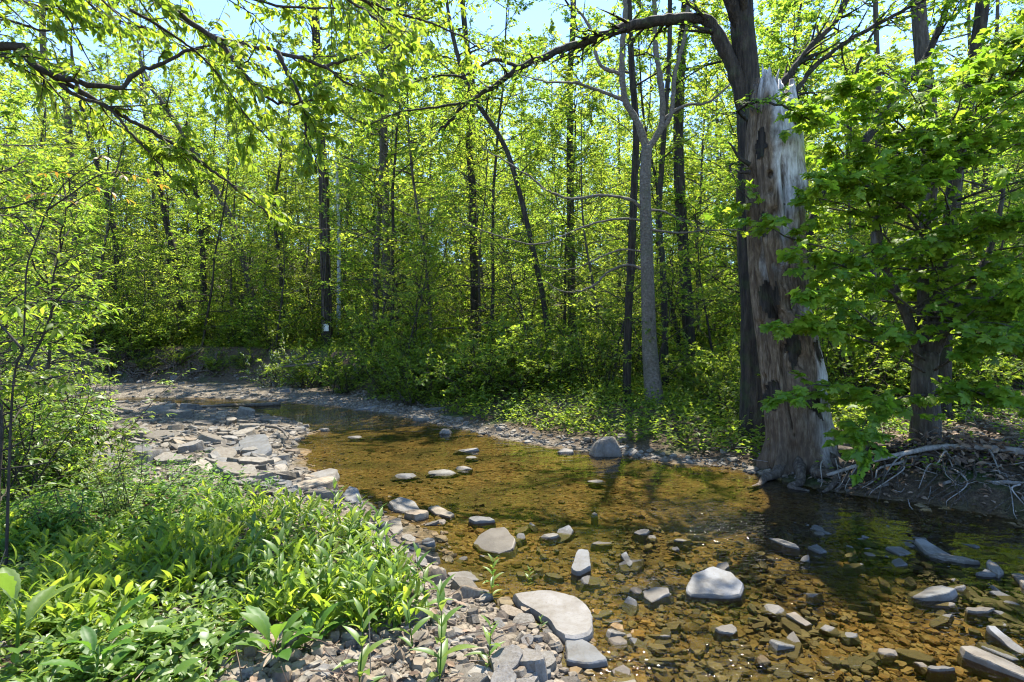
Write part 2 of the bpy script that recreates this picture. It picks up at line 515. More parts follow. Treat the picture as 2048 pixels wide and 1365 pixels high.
def plain(name, c, rough=.6):
    m = NT(name)
    n1 = m.noise(30, m.coord('Object'), 4)
    p = m.n('ShaderNodeBsdfPrincipled'); p.inputs['Roughness'].default_value = rough
    m.l(m.mix(n1, (c[0] * .8, c[1] * .8, c[2] * .78), c), p.inputs['Base Color'])
    m.l(p.outputs[0], m.out.inputs[0])
    return m.m
M['blaze'] = plain('white paint', (.72, .72, .68))

# ------------------------------------------------------------------ terrain
def g0(px, py, z=0.0):
    Y = F * (CH - z) / (py - CY)
    return ((px - CX) / F * Y, Y)
FAR_PX = [(2500, 1150), (2260, 1085), (2048, 1042), (1900, 1016), (1760, 1000), (1650, 982), (1560, 960), (1450, 934), (1350, 926), (1250, 913), (1150, 901), (1050, 886), (960, 868), (880, 851), (830, 839), (760, 826), (660, 812), (560, 803), (430, 797), (300, 795), (60, 798), (-300, 800), (-700, 803)]
NEAR_PX = [(1085, 1700), (1120, 1500), (1150, 1365), (1130, 1290), (1050, 1235), (960, 1185), (890, 1150), (850, 1100), (800, 1050), (720, 1000), (640, 965), (594, 930), (592, 890), (622, 862), (600, 843), (520, 829), (420, 813), (300, 807), (60, 811), (-300, 814), (-700, 818)]
FARP = np.array([g0(*p) for p in FAR_PX])
NEARP = np.array([g0(*p) for p in NEAR_PX])
FARP = np.vstack([[(7.5, -3.0)], [(5.7, 2.5)], FARP[1:]])
NEARP = np.vstack([[(-.2, -3.0)], NEARP])
WPOLY = np.vstack([FARP, NEARP[::-1]])

def pl_dist(P, L):
    d = np.full(len(P), 1e9)
    for a_, b_ in zip(L[:-1], L[1:]):
        ab = b_ - a_
        t = np.clip(((P - a_) @ ab) / max(ab @ ab, 1e-9), 0, 1)
        d = np.minimum(d, np.linalg.norm(P - (a_ + t[:, None] * ab), axis=1))
    return d
def inside(P, poly):
    x, y = P[:, 0], P[:, 1]
    r = np.zeros(len(P), bool)
    for (x1, y1), (x2, y2) in zip(poly, np.roll(poly, -1, axis=0)):
        c = (y1 > y) != (y2 > y)
        with np.errstate(divide='ignore', invalid='ignore'):
            r ^= c & (x < (x2 - x1) * (y - y1) / (y2 - y1) + x1)
    return r

def terrain(x, y, full=False):
    P = np.stack([np.asarray(x, float).ravel(), np.asarray(y, float).ravel()], 1)
    X, Y = P[:, 0], P[:, 1]
    wob = .07 * vnoise(np.stack([X * 2.2, Y * 2.2, 0 * X + 5], 1))
    df, dn = pl_dist(P, FARP) + wob, pl_dist(P, NEARP) + wob
    wet = inside(P, WPOLY)
    far = df < dn
    flatw = np.interp(X, [-14, -8, -4.5, -1, 2.4, 3.2, 4.2, 9], [5.5, 4.6, 1.3, .6, .4, .25, .05, .0])
    rise = np.interp(X, [-14, -7, -4, 0, 2.4, 3.6, 4.6], [1.3, 1.5, 2.2, 2.4, 2.2, 1.4, .22])
    bh = np.interp(X, [-14, -7, -3, 1, 3, 3.6, 4.6, 7], [1.35, 1.25, .85, .5, .3, .10, .13, .22])
    shore = .10 * smooth01(df / .5)
    hf = shore + bh * smooth01((df - flatw) / rise) + .035 * np.maximum(df - flatw - rise, 0)
    bar = smooth01((-X - 1.8) / 2.0)
    hn = .10 * smooth01(dn / .6) + np.minimum(dn, 9) * (.05 * (1 - bar) + .025 * bar) + .5 * smooth01((dn - 4.5) / 3.0) + .03 * np.maximum(dn - 7, 0)
    h = np.where(far, hf, hn)
    dm = np.minimum(df, dn)
    h = np.where(wet, -.055 * smooth01(dm / .7) - .03 * smooth01((dm - .9) / 1.5), h)
    h = h + np.where(wet, .025, .05) * fbm(np.stack([X * 1.4, Y * 1.4, 0 * X], 1), 4) * np.where(wet, 1, np.clip(dm / .4, .15, 1))
    h = h + .13 * np.maximum(Y - 34, 0) + .10 * np.maximum(-X - 24, 0) + .35 * fbm(np.stack([X * .12, Y * .12, 0 * X + 9], 1), 2) * smooth01((dm - 6) / 8)
    if full: return h, wet, df, dn, far
    return h

def hz(x, y):
    return float(terrain([x], [y])[0])

def onto(px, py):
    """Points of the ground seen at these photo pixels."""
    px, py = np.atleast_1d(np.asarray(px, float)), np.atleast_1d(np.asarray(py, float))
    z = np.full(len(px), .1)
    lo = np.full(len(px), 1.0)
    # march along the ray, then bisect
    Ys = np.r_[np.linspace(1.4, 30, 130), np.linspace(30.8, 90, 40)]
    D = np.stack([(px - CX) / F, np.ones_like(px), -(py - CY) / F], 1)
    hit = np.full(len(px), np.nan)
    prev = Ys[0]
    for Yv in Ys:
        todo = np.isnan(hit)
        if not todo.any(): break
        Q = D[todo] * Yv
        below = CH + Q[:, 2] < terrain(Q[:, 0], Q[:, 1])
        idx = np.where(todo)[0][below]
        hit[idx] = (Yv + prev) / 2
        prev = Yv
    hit = np.where(np.isnan(hit), 90, hit)
    for _ in range(4):
        Q = D * hit[:, None]
        zz = terrain(Q[:, 0], Q[:, 1])
        den = np.where(np.abs(D[:, 2]) > 1e-3, -D[:, 2], 1e-3)
        new = (CH - zz) / den
        hit = np.where(np.abs(new - hit) < .6, .5 * hit + .5 * new, hit)
    Q = D * hit[:, None]
    return np.stack([Q[:, 0], Q[:, 1], terrain(Q[:, 0], Q[:, 1])], 1)

def grid_axis(segs):
    out = []
    for a_, b_, st in segs:
        out.append(np.arange(a_, b_, st))
    return np.concatenate(out)
gx = grid_axis([(-160, -40, 8), (-40, -14, 1.2), (-14, 9, .12), (9, 40, 1.2), (40, 161, 8)])
gy = grid_axis([(-30, -3, 3), (-3, 1, .4), (1, 19, .12), (19, 32, .3), (32, 60, 1.2), (60, 200, 7)])
GX, GY = np.meshgrid(gx, gy)
hh, wet, df_, dn_, far_ = terrain(GX, GY, True)
b = Bag()
nx, ny = len(gx), len(gy)
i, j = np.meshgrid(np.arange(ny - 1), np.arange(nx - 1), indexing='ij')
b.add(np.stack([GX.ravel(), GY.ravel(), hh], 1), np.stack([i * nx + j, i * nx + j + 1, (i + 1) * nx + j + 1, (i + 1) * nx + j], -1).reshape(-1, 4))
gm = b.mesh('ground', M['ground'], True)
at_ = gm.attributes.new('bed', 'FLOAT', 'POINT')
at_.data.foreach_set('value', np.where(wet, 1.0, np.clip(1 - np.minimum(df_, dn_) / .08, 0, 1)).astype(np.float32))
at_ = gm.attributes.new('gravel', 'FLOAT', 'POINT')
fx = GX.ravel(); fy = GY.ravel()
flatw_ = np.interp(fx, [-14, -8, -4.5, -1, 1.5, 2.6, 3.2, 9], [5.0, 4.2, 1.1, .35, .2, .1, .02, .0])
gv = np.where(wet, 0, np.where(far_, np.where(flatw_ > .05, smooth01(1.4 - df_ / np.maximum(flatw_, .05)), 0), smooth01(1.0 - (dn_ - .9 - 3.0 * smooth01((fy - 6) / 3)) / .8)))
at_.data.foreach_set('value', gv.astype(np.float32))
link('ground', gm, kind='structure', label='brown soil and gravel of the forest floor and creek banks')

# water sheet
wx = np.arange(-16, 8.01, .15); wy = np.arange(-3, 19, .15)
WX, WY = np.meshgrid(wx, wy)
Pw = np.stack([WX.ravel(), WY.ravel()], 1)
keep = inside(Pw, WPOLY) | (np.minimum(pl_dist(Pw, FARP), pl_dist(Pw, NEARP)) < .45)
keep = keep.reshape(WX.shape)
nx = len(wx)
i, j = np.where(keep[:-1, :-1] & keep[1:, :-1] & keep[:-1, 1:] & keep[1:, 1:])
b = Bag()
b.add(np.stack([WX.ravel(), WY.ravel(), 0 * WX.ravel()], 1), np.stack([i * nx + j, i * nx + j + 1, (i + 1) * nx + j + 1, (i + 1) * nx + j], -1))
wm = b.mesh('water', M['water'], True)
rif = np.zeros(len(Pw))
for (px, py, r, s) in [(1400, 1030, .55, .8), (1460, 1060, .6, 1), (1330, 1170, .35, .8), (1540, 1130, .55, .7), (1620, 1210, .4, .6), (1240, 1330, .35, .7), (1480, 1330, .4, .7), (1750, 1180, .5, .4), (700, 838, 1.5, .8), (1900, 1250, .5, .5), (1650, 1360, .4, .6), (1100, 1200, .4, .3)]:
    c_ = np.array(g0(px, py))
    rif = np.maximum(rif, s * np.exp(-(np.linalg.norm(Pw - c_, axis=1) / r) ** 2))
wa = wm.attributes.new('riffle', 'FLOAT', 'POINT')
wa.data.foreach_set('value', rif.astype(np.float32))
link('water', wm, kind='structure', label='clear shallow amber creek water')

# ------------------------------------------------------------------ trees
def grow(rs, p, d, L, segs, wob, up):
    P = [np.array(p, float)]
    d = nrm(d)
    for _ in range(segs):
        d = nrm(d + rs.normal(0, wob, 3) + np.array([0, 0, up]))
        P.append(P[-1] + d * L / segs)
    return np.array(P)

def rot_h(d, ang):
    c, s = np.cos(ang), np.sin(ang)
    return np.stack([d[..., 0] * c - d[..., 1] * s, d[..., 0] * s + d[..., 1] * c, d[..., 2]], -1)

class Foliage:
    def __init__(s): s.P, s.D, s.N, s.S = [], [], [], []
    def spray(s, rs, line, n, size, droop, tilt, t0=.1, spread=.9, jit=.3):
        t = np.sort(rs.uniform(t0, 1, n))
        u = t * (len(line) - 1)
        k = np.minimum(u.astype(int), len(line) - 2)
        f = (u - k)[:, None]
        p = line[k] * (1 - f) + line[k + 1] * f
        d = nrm(line[k + 1] - line[k])
        side = np.where(np.arange(n) % 2 == 0, 1, -1) * rs.uniform(.4, 1.0, n) * spread * 1.4
        d2 = rot_h(d, side)
        d2[:, 2] = d2[:, 2] * .4 - droop + rs.normal(0, jit, n)
        N = np.stack([rs.normal(0, tilt, n), rs.normal(0, tilt, n), np.ones(n)], 1)
        s.P.append(p); s.D.append(nrm(d2)); s.N.append(nrm(N)); s.S.append(size * rs.uniform(.6, 1.2, n))
    def arrays(s):
        return np.vstack(s.P), np.vstack(s.D), np.vstack(s.N), np.concatenate(s.S)
    def bag(s, kind):
        b_ = Bag(); P, D, N, S = s.arrays(); leaves(b_, kind, P, D, N, S); return b_

def limb_with_twigs(rs, wood, fol, line, r0, r1, nsub, sublen, nleaf, lsize, droop=.15, tilt=.45, t0=.2, sides=5, twig_sides=3, subsub=0, subup=.02, spread=1.0, flat=.35):
    n = len(line)
    line = line + rs.normal(0, min(.35 * r0, .011), line.shape) * np.linspace(0, 1, n)[:, None] ** .5
    tube(wood, line, np.linspace(r0, r1, n) * rs.uniform(.88, 1.14, n), sides, .14, seed=r0 * 99)
    for q in range(nsub):
        t = rs.uniform(t0, 1) if nsub > 3 else rs.uniform(t0, 1)
        u = t * (n - 1); k = min(int(u), n - 2)
        p = line[k] * (1 - (u - k)) + line[k + 1] * (u - k)
        d = nrm(line[k + 1] - line[k])
        ang = (1 if q % 2 else -1) * rs.uniform(.45, 1.2) * spread
        d2 = rot_h(d, ang)
        d2[2] = d2[2] * .5 + rs.normal(0, flat)
        L = sublen * rs.uniform(.5, 1.15) * (1.15 - .6 * t)
        sl = grow(rs, p, d2, L, 4, .16, subup)
        rr = max(r0 * (1 - t) + r1 * t, .004) * .5
        tube(wood, sl, np.linspace(rr, .003, 5), twig_sides, cap=False)
        fol.spray(rs, sl, nleaf, lsize, droop, tilt)
        for _ in range(subsub):
            u2 = rs.uniform(.3, .95) * 4; k2 = min(int(u2), 3)
            p2 = sl[k2] * (1 - (u2 - k2)) + sl[k2 + 1] * (u2 - k2)
            d3 = rot_h(nrm(sl[k2 + 1] - sl[k2]), rs.choice([-1, 1]) * rs.uniform(.5, 1.1)); d3[2] += rs.normal(0, .25)
            s2 = grow(rs, p2, d3, L * rs.uniform(.35, .6), 3, .15, 0)
            tube(wood, s2, np.linspace(rr * .5, .002, 4), 3, cap=False)
            fol.spray(rs, s2, max(3, int(nleaf * .6)), lsize, droop, tilt)

def auto_tree(seed, Ht, r0, crown0, R, nl, nsub, nleaf, lsize, elev=(.1, .9), top=.35, wob=.05, droop=.15, bend=0.0, subsub=0, tilt=.45):
    """Trunk with limbs, then twigs with leaves. Returns wood and foliage."""
    rs = np.random.default_rng(seed)
    wood, fol = Bag(), Foliage()
    tr = grow(rs, (0, 0, -.3), (bend, bend * .5, 1), Ht, 14, wob, .12)
    rad = r0 * np.interp(np.linspace(0, 1, 15), [0, .05, .5, 1], [1.35, 1, .62, .1])
    tube(wood, spline(tr, 29), np.interp(np.linspace(0, 14, 29), np.arange(15), rad), 8, .12, seed=seed)
    for q in range(nl):
        t = crown0 + (1 - crown0) * (q + rs.random()) / nl
        t = min(t, .985)
        u = t * 14; k = min(int(u), 13)
        p = tr[k] * (1 - (u - k)) + tr[k + 1] * (u - k)
        az = q * 2.4 + rs.normal(0, .4)
        x = (t - crown0) / (1 - crown0)
        el = elev[0] * (1 - x) + elev[1] * x + rs.normal(0, .12)
        L = R * (math.sin(PI * min(.14 + x * .86, 1) ** .8) * .75 + .3) * rs.uniform(.75, 1.15)
        d = np.array([math.cos(az) * math.cos(el), math.sin(az) * math.cos(el), math.sin(el)])
        ln = grow(rs, p, d, L, 6, .13, .03)
        rr = max(np.interp(t, np.linspace(0, 1, 15), rad) * .45, .012)
        limb_with_twigs(rs, wood, fol, ln, rr, .006, nsub, max(L * .5, .5), nleaf, lsize, droop, tilt, .18, 5, 3, subsub)
    return wood, fol

def make_tree(name, label, cat, wood, fol, lk, lm, wm, group=None, loc=(0, 0, 0)):
    t = link(name, None, label=label, cat=cat, group=group, loc=loc)
    k1 = link('trunk', wood.mesh('trunk', M[wm], True), t)
    k2 = link('crown', fol.bag(lk).mesh('crown', M[lm]), t)
    return t, [k1, k2]

# prototypes of the wood: tall trees, understorey trees, saplings, shrubs
FARTREES = []
PROTO = {'tall': [], 'under': [], 'sapling': [], 'shrub': []}
for s in range(4):
    rs = np.random.default_rng(100 + s)
    PROTO['tall'].append((auto_tree(100 + s, rs.uniform(17, 23), rs.uniform(.10, .17), .25, rs.uniform(3.2, 4.2), 26, 10, 14, .18, (.05, 1.0), wob=.035, subsub=2), 'leaf_far', ['bark_dark', 'bark_grey'][s % 2]))
for s in range(5):
    rs = np.random.default_rng(200 + s)
    PROTO['under'].append((auto_tree(200 + s, rs.uniform(9, 13), rs.uniform(.04, .075), .08, rs.uniform(2.2, 2.9), 36, 10, 10, .11, (.0, .7), wob=.06, bend=rs.normal(0, .12), subsub=2), ['leaf_far', 'leaf_mid'][s % 2], ['bark_grey', 'bark_dark'][s % 2]))
for s in range(4):
    rs = np.random.default_rng(300 + s)
    PROTO['sapling'].append((auto_tree(300 + s, rs.uniform(3.6, 5.6), rs.uniform(.025, .04), .12, rs.uniform(1.1, 1.5), 22, 7, 9, .085, (.1, .8), wob=.07, bend=rs.normal(0, .12), subsub=1), ['leaf_mid', 'leaf_far'][s % 2], 'bark_twig'))
def shrub(seed, Ht, R, nst, lsize, nleaf=12, nsub=9):
    rs = np.random.default_rng(seed)
    wood, fol = Bag(), Foliage()
    for q in range(nst):
        az = rs.uniform(0, 2 * PI); sp = rs.uniform(.15, 1.0)
        d = np.array([math.cos(az) * sp, math.sin(az) * sp, 1.0])
        ln = grow(rs, (rs.normal(0, R * .18), rs.normal(0, R * .18), -.1), d, Ht * rs.uniform(.65, 1.15), 6, .14, -.03)
        limb_with_twigs(rs, wood, fol, ln, .014, .004, nsub, Ht * .38, nleaf, lsize, .1, .5, .08, 4, 3, 1, 0)
    return wood, fol
for s in range(5):
    rs = np.random.default_rng(400 + s)
    PROTO['shrub'].append((shrub(400 + s, rs.uniform(1.2, 1.9), 1.0, 17, .085), 'leaf_shrub', 'bark_twig'))

LAB = {
 'tall': ('tall_tree', 'tall broadleaf tree deep in the wood, hidden among others like it', 'tree', 'tall trees deep in the wood'),
 'under': ('understorey_tree', 'thin leafy understorey tree in the green wall of the wood', 'tree', 'understorey trees of the wood'),
 'sapling': ('sapling', 'young leafy sapling under the trees beyond the creek', 'sapling', 'saplings under the trees'),
 'shrub': ('shrub', 'low leafy shrub in the undergrowth beyond the creek', 'shrub', 'shrubs of the undergrowth'),
}
POOL = {}
def place(kind, x, y, rz=None, sc=None, label=None, idx=None, zoff=0):
    idx = int(rng.integers(len(PROTO[kind]))) if idx is None else idx
    rz = rng.uniform(0, 2 * PI) if rz is None else rz
    sc = rng.uniform(.85, 1.18) if sc is None else sc
    nm, lb, ct, gr = LAB[kind]
    if label is None:
        q = CX + F * x / y
        zone = 'behind the left thicket' if q < 260 else 'left of the vine-clad tree' if q < 640 else 'just right of the vine-clad tree' if q < 950 else 'left of the pale forked tree' if q < 1290 else 'left of the dead snag' if q < 1560 else 'behind the maple'
        rank = 'front-rank' if y < {'tall': 38, 'under': 24, 'sapling': 22, 'shrub': 19}[kind] else 'rear-rank'
        tone = 'yellow-green' if PROTO[kind][idx][1] == 'leaf_far' else 'mid-green'
        what = {'tall': 'tall broadleaf tree', 'under': 'thin understorey tree', 'sapling': 'young sapling', 'shrub': 'low leafy shrub'}[kind]
        lb = f'{rank} {tone} {what} in the wood {zone}'
        gr = f'{rank} {tone} {what}s {zone}'
    z = hz(x, y) + zoff
    if (kind, idx) not in POOL:
        (w, f), lm, wm_ = PROTO[kind][idx]
        t, kids = make_tree(nm, label or lb, ct, w, f, 'quad', lm, wm_, gr, (x, y, z))
        t.rotation_euler = (0, 0, float(rz)); t.scale = (float(sc),) * 3
        POOL[(kind, idx)] = (t, kids)
        return t
    t, kids = POOL[(kind, idx)]
    return dup(t, kids, (x, y, z), rz, sc, label or lb, gr)

def ok_spot(x, y, m=0.6):
    h_, w_, a1, a2, fr_ = terrain([x], [y], True)
    if w_[0]: return False
    if fr_[0]:
        fw = np.interp(x, [-14, -8, -4.5, -1, 2.4, 3.2, 4.2, 9], [5.5, 4.6, 1.3, .6, .4, .25, .05, .0])
        return a1[0] > fw + m
    return a2[0] > 4.5 and x < -6.0

# ------- tall trees
for Y0 in np.arange(22, 84, 7.0):
    nrow = int(4 + Y0 * (.21 if Y0 < 42 else .34))
    for q in range(nrow):
        x = (-1.05 + 2.1 * (q + rng.uniform(.1, .9)) / nrow) * Y0
        y = Y0 + rng.uniform(-2.4, 2.4)
        if ok_spot(x, y, 2) and abs(x - .30 * y) > 2.2 and not (y < 42 and rng.random() < .4):
            place('tall', x, y)
# ------- understorey
for Y0 in np.arange(17.0, 62, 3.2):
    nrow = int(7 + Y0 * .38)
    for q in range(nrow):
        x = (-.98 + 1.96 * (q + rng.uniform(.05, .95)) / nrow) * Y0
        y = Y0 + rng.uniform(-1.6, 1.6)
        if ok_spot(x, y, 1.6) and not (CX + F * x / y < 640 and y < 42 and rng.random() < .35):
            place('under', x, y)
for x, y in [(-9.2, 8.6), (-11, 11.0), (-7.8, 7.2), (-12.5, 14), (12.0, 13.0), (9.2, 15.5), (13, 11.0)]:
    place('under', x, y, sc=.8)
# ------- saplings and shrubs
for Y0 in np.arange(12.5, 40, 2.6):
    nrow = int(5 + Y0 * .46)
    for q in range(nrow):
        x = (-.98 + 1.96 * (q + rng.uniform(.05, .95)) / nrow) * Y0
        y = Y0 + rng.uniform(-1.2, 1.2)
        if ok_spot(x, y, .9):
            place('sapling', x, y)
for Y0 in np.arange(10.4, 34, 2.0):
    nrow = int(6 + Y0 * .60)
    for q in range(nrow):
        x = (-.98 + 1.96 * (q + rng.uniform(.05, .95)) / nrow) * Y0
        y = Y0 + rng.uniform(-1.0, 1.0)
        if ok_spot(x, y, .12) and not (1170 < CX + F * x / y < 1430 and y < 12.3):
            place('shrub', x, y, sc=rng.uniform(.8, 1.45))

# ------------------------------------------------------------------ trees the photograph singles out
def hero(name, label, cat, Y, pts, w0, w1, wm='bark_dark', lm='leaf_far', extra=5.0, limbs=(), auto=0, auto_t=(.45, 1), R=2.0, nsub=9, nleaf=15, lsize=.125, kind='quad', sides=10, rough=.14, flare=1.35, subsub=1, bare=False, droop=.15, seed=None, group=None):
    """A tree whose stem passes the given photo pixels at depth Y (or a depth per point)."""
    seed = len(bpy.data.objects) if seed is None else seed
    rs = np.random.default_rng(seed)
    P = [at(p[0], p[1], p[2] if len(p) > 2 else Y) for p in pts]
    base = P[0].copy(); base[2] = hz(base[0], base[1])
    P[0][2] = base[2] - .25
    if extra:
        d = nrm(P[-1] - P[-2]); d = nrm(d + np.array([0, 0, .8]))
        P.append(P[-1] + d * extra * .5); P.append(P[-1] + nrm(d + np.array([.1, .1, .6])) * extra * .5)
    P = np.array(P) - base
    n = 10 * len(P)
    line = spline(P, n)
    t = np.linspace(0, 1, n)
    k = Y / F
    r0, r1 = w0 * k / 2, w1 * k / 2
    rad = (r0 * (1 - t) + r1 * t)
    zr = (line[:, 2] - line[0, 2]) / max(r0 * 7, .3)
    rad = rad * (1 + (flare - 1) * np.exp(-zr * 2.2))
    if extra: rad = rad * np.interp(t, [0, .82, 1], [1, .9, .12])
    root = link(name, None, label=label, cat=cat, group=group, loc=base)
    wood, fol = Bag(), Foliage()
    tube(wood, line, rad, sides, rough, seed=seed)
    for L in limbs:
        LP = np.array([at(p[0], p[1], p[2] if len(p) > 2 else Y) for p in L['p']]) - base
        # root the limb on the stem
        ln = spline(LP, 6 * len(LP))
        ra, rb = L['w'][0] * k / 2, L['w'][1] * k / 2
        ns = L.get('n', 8)
        if ns:
            limb_with_twigs(rs, wood, fol, ln, ra, rb, ns, L.get('sl', .7), L.get('nl', 9), L.get('ls', lsize), L.get('droop', droop), .5, L.get('t0', .25), 7, 3, L.get('ss', subsub), 0, flat=L.get('flat', .35))
        else:
            tube(wood, ln, np.linspace(ra, rb, len(ln)), 7, .08)
    for q in range(auto):
        tt = auto_t[0] + (auto_t[1] - auto_t[0]) * (q + rs.random()) / auto
        u = tt * (n - 1); kk = min(int(u), n - 2)
        p = line[kk]
        az = q * 2.4 + rs.normal(0, .4); el = rs.uniform(.0, .7)
        L = R * rs.uniform(.6, 1.15)
        d = np.array([math.cos(az) * math.cos(el), math.sin(az) * math.cos(el), math.sin(el)])
        ln = grow(rs, p, d, L, 6, .14, .03)
        limb_with_twigs(rs, wood, fol, ln, max(rad[kk] * .4, .012), .006, nsub, L * .5, nleaf, lsize, droop, .45, .15, 5, 3, subsub)
    link('trunk', wood.mesh('trunk', M[wm], True), root)
    if fol.P: link('crown', fol.bag(kind).mesh('crown', M[lm]), root)
    return root, base

# straight vine-clad trunk with a paint blaze
t, base = hero('vine_clad_tree', 'straight dark tree wrapped in thin vines with a white paint blaze low on its trunk', 'tree', 24, [(655, 690), (653, 600), (650, 480), (648, 350), (640, 260), (634, 120), (630, 0)], 21, 15, auto=14, auto_t=(.5, 1), R=2.6, extra=7)
for q in range(4):
    rs = np.random.default_rng(900 + q)
    z = np.linspace(-.1, 9.5 - q, 40)
    cx = np.interp(z, [0, 1.9, 4.4, 7.1, 9.1, 12], np.array([655, 653, 650, 648, 640, 634]) * 24 / F) - 655 * 24 / F
    an = -PI / 2 + (q - 1.5) * .5 + .5 * np.sin(z * .7 + q * 2)
    rr = .235 - .008 * z + .015
    vb = Bag(); tube(vb, np.stack([cx + rr * np.cos(an), rr * np.sin(an), z], 1), .022, 5)
    link('vine', vb.mesh('vine', M['root'], True), t)
bb = Bag()
an = np.linspace(-PI / 2 - .5, -PI / 2 + .5, 7)
V = np.array([(r * math.cos(a_), r * math.sin(a_), z) for r in (.245, .262) for z in (.72, 1.02) for a_ in an])
fc = []
for k in range(6):
    fc += [[k + 14, k + 15, k + 22, k + 21], [k + 1, k, k + 7, k + 8], [k + 15, k + 14, k, k + 1], [k + 21, k + 22, k + 8, k + 7]]
bb.add(V, np.array(fc)); link('trail_blaze', bb.mesh('trail_blaze', M['blaze']), t)

hero('dead_tree', 'slim bluish white dead trunk just right of the vine-clad tree', 'tree', 27, [(677, 690), (678, 500), (676, 400), (673, 315)], 10, 5, 'bark_white', extra=0, sides=8)
hero('tree', 'straight grey trunk with leafy crown between vine-clad tree and photo middle', 'tree', 22, [(775, 690), (774, 560), (772, 430), (770, 320), (768, 230), (778, 160), (790, 60)], 19, 10, 'bark_grey', auto=13, extra=4)
hero('tree', 'dark upright trunk near the photo middle, half veiled by leaves', 'tree', 20, [(950, 705), (950, 610), (947, 480), (945, 380), (938, 280), (945, 180), (930, 60)], 19, 10, auto=12, extra=4)
hero('leaning_tree', 'slender dark stem leaning left, right of the photo middle', 'tree', 16, [(1107, 712), (1088, 610), (1064, 490), (1032, 360), (1004, 282), (945, 190), (915, 110)], 12, 9, auto=9, extra=3, R=1.5, lsize=.1)
hero('tree', 'tall straight trunk whose upper stem stands against a gap of blue sky', 'tree', 21, [(1146, 700), (1143, 560), (1141, 430), (1140, 300), (1140, 150), (1146, 60), (1146, -30)], 18, 11, auto=14, auto_t=(.4, 1), extra=4)
hero('tree', 'dark thick trunk right behind the pale-barked double-forked tree', 'tree', 16, [(1384, 712), (1374, 600), (1362, 430), (1357, 270), (1362, 120), (1372, 0)], 24, 17, auto=12, auto_t=(.5, 1), extra=6)
hero('tree', 'thin dark stem close right of the pale forked tree', 'tree', 14.5, [(1332, 725), (1327, 560), (1318, 440), (1325, 310), (1338, 120), (1340, 0)], 14, 8, auto=9, extra=3, R=1.5, lsize=.1)
hero('leaning_tree', 'dark bent trunk leaning left over the left bank thicket', 'tree', 29, [(372, 690), (362, 600), (346, 500), (334, 450), (322, 380), (300, 290), (285, 180)], 15, 9, auto=10, extra=3)
hero('leaning_tree', 'long thin trunk slanting up to the left beside the cut bank', 'tree', 28, [(530, 700), (505, 600), (482, 500), (458, 432), (412, 345), (352, 245), (300, 170)], 14, 9, 'bark_grey', auto=10, extra=3, lsize=.1)
hero('tree', 'thin wavy stem left of the vine-clad tree', 'tree', 27, [(577, 695), (565, 610), (560, 520), (548, 430), (560, 330)], 9, 5, auto=8, extra=2, R=1.5)
hero('tree', 'dark trunk low in the left thicket, curving to the left', 'tree', 29, [(236, 700), (230, 610), (236, 510), (215, 400), (180, 280), (150, 150)], 13, 8, auto=9, extra=3)
hero('tree', 'grey trunk rising out of the left thicket to the sky', 'tree', 30, [(165, 700), (157, 560), (150, 440), (140, 300), (125, 150), (90, 120), (85, 0)], 16, 12, 'bark_grey', auto=9, extra=4)
hero('tree', 'dark trunk in shade under the dense left canopy', 'tree', 29, [(412, 690), (408, 600), (405, 500), (398, 420), (380, 330)], 14, 8, auto=9, extra=3)
hero('tree', 'grey shaggy trunk seen through the maple leaves at upper right', 'tree', 10.5, [(1862, 800), (1860, 560), (1856, 380), (1858, 240), (1846, 120), (1836, 0)], 38, 24, 'bark_grey', auto=9, auto_t=(.6, 1), R=2.6, nsub=10, extra=5, lsize=.1, kind='oval', lm='leaf_mid')
hero('tree', 'brown trunk slanting up to the right behind the maple', 'tree', 9.4, [(1880, 800), (1892, 560), (1914, 330), (1944, 150), (1966, 0)], 32, 21, 'bark_dark', auto=9, auto_t=(.6, 1), extra=5, lsize=.1, kind='oval', lm='leaf_mid', R=2.6, nsub=10)
hero('tree', 'slim grey stem between the dead snag and the maple', 'tree', 12.5, [(1752, 760), (1746, 560), (1754, 380), (1757, 200), (1752, 50)], 14, 9, 'bark_grey', auto=10, auto_t=(.25, 1), extra=4, lsize=.1)
hero('leaning_tree', 'dark stem leaning right from behind the dead snag', 'tree', 8.8, [(1600, 800), (1604, 600), (1622, 460), (1655, 375), (1702, 312), (1742, 266), (1800, 180), (1850, 120)], 26, 11, 'bark_dark', extra=2, kind='oval', lm='leaf_mid', lsize=.09,
     limbs=[dict(p=[(1742, 266), (1790, 262), (1840, 272), (1900, 300), (1960, 310)], w=(13, 4), n=10, sl=.8), dict(p=[(1655, 375), (1700, 380), (1760, 350), (1820, 360)], w=(8, 3), n=8, sl=.7), dict(p=[(1702, 312), (1700, 220), (1720, 120), (1760, 40)], w=(10, 4), n=8)], auto=5, auto_t=(.6, 1), R=1.2)

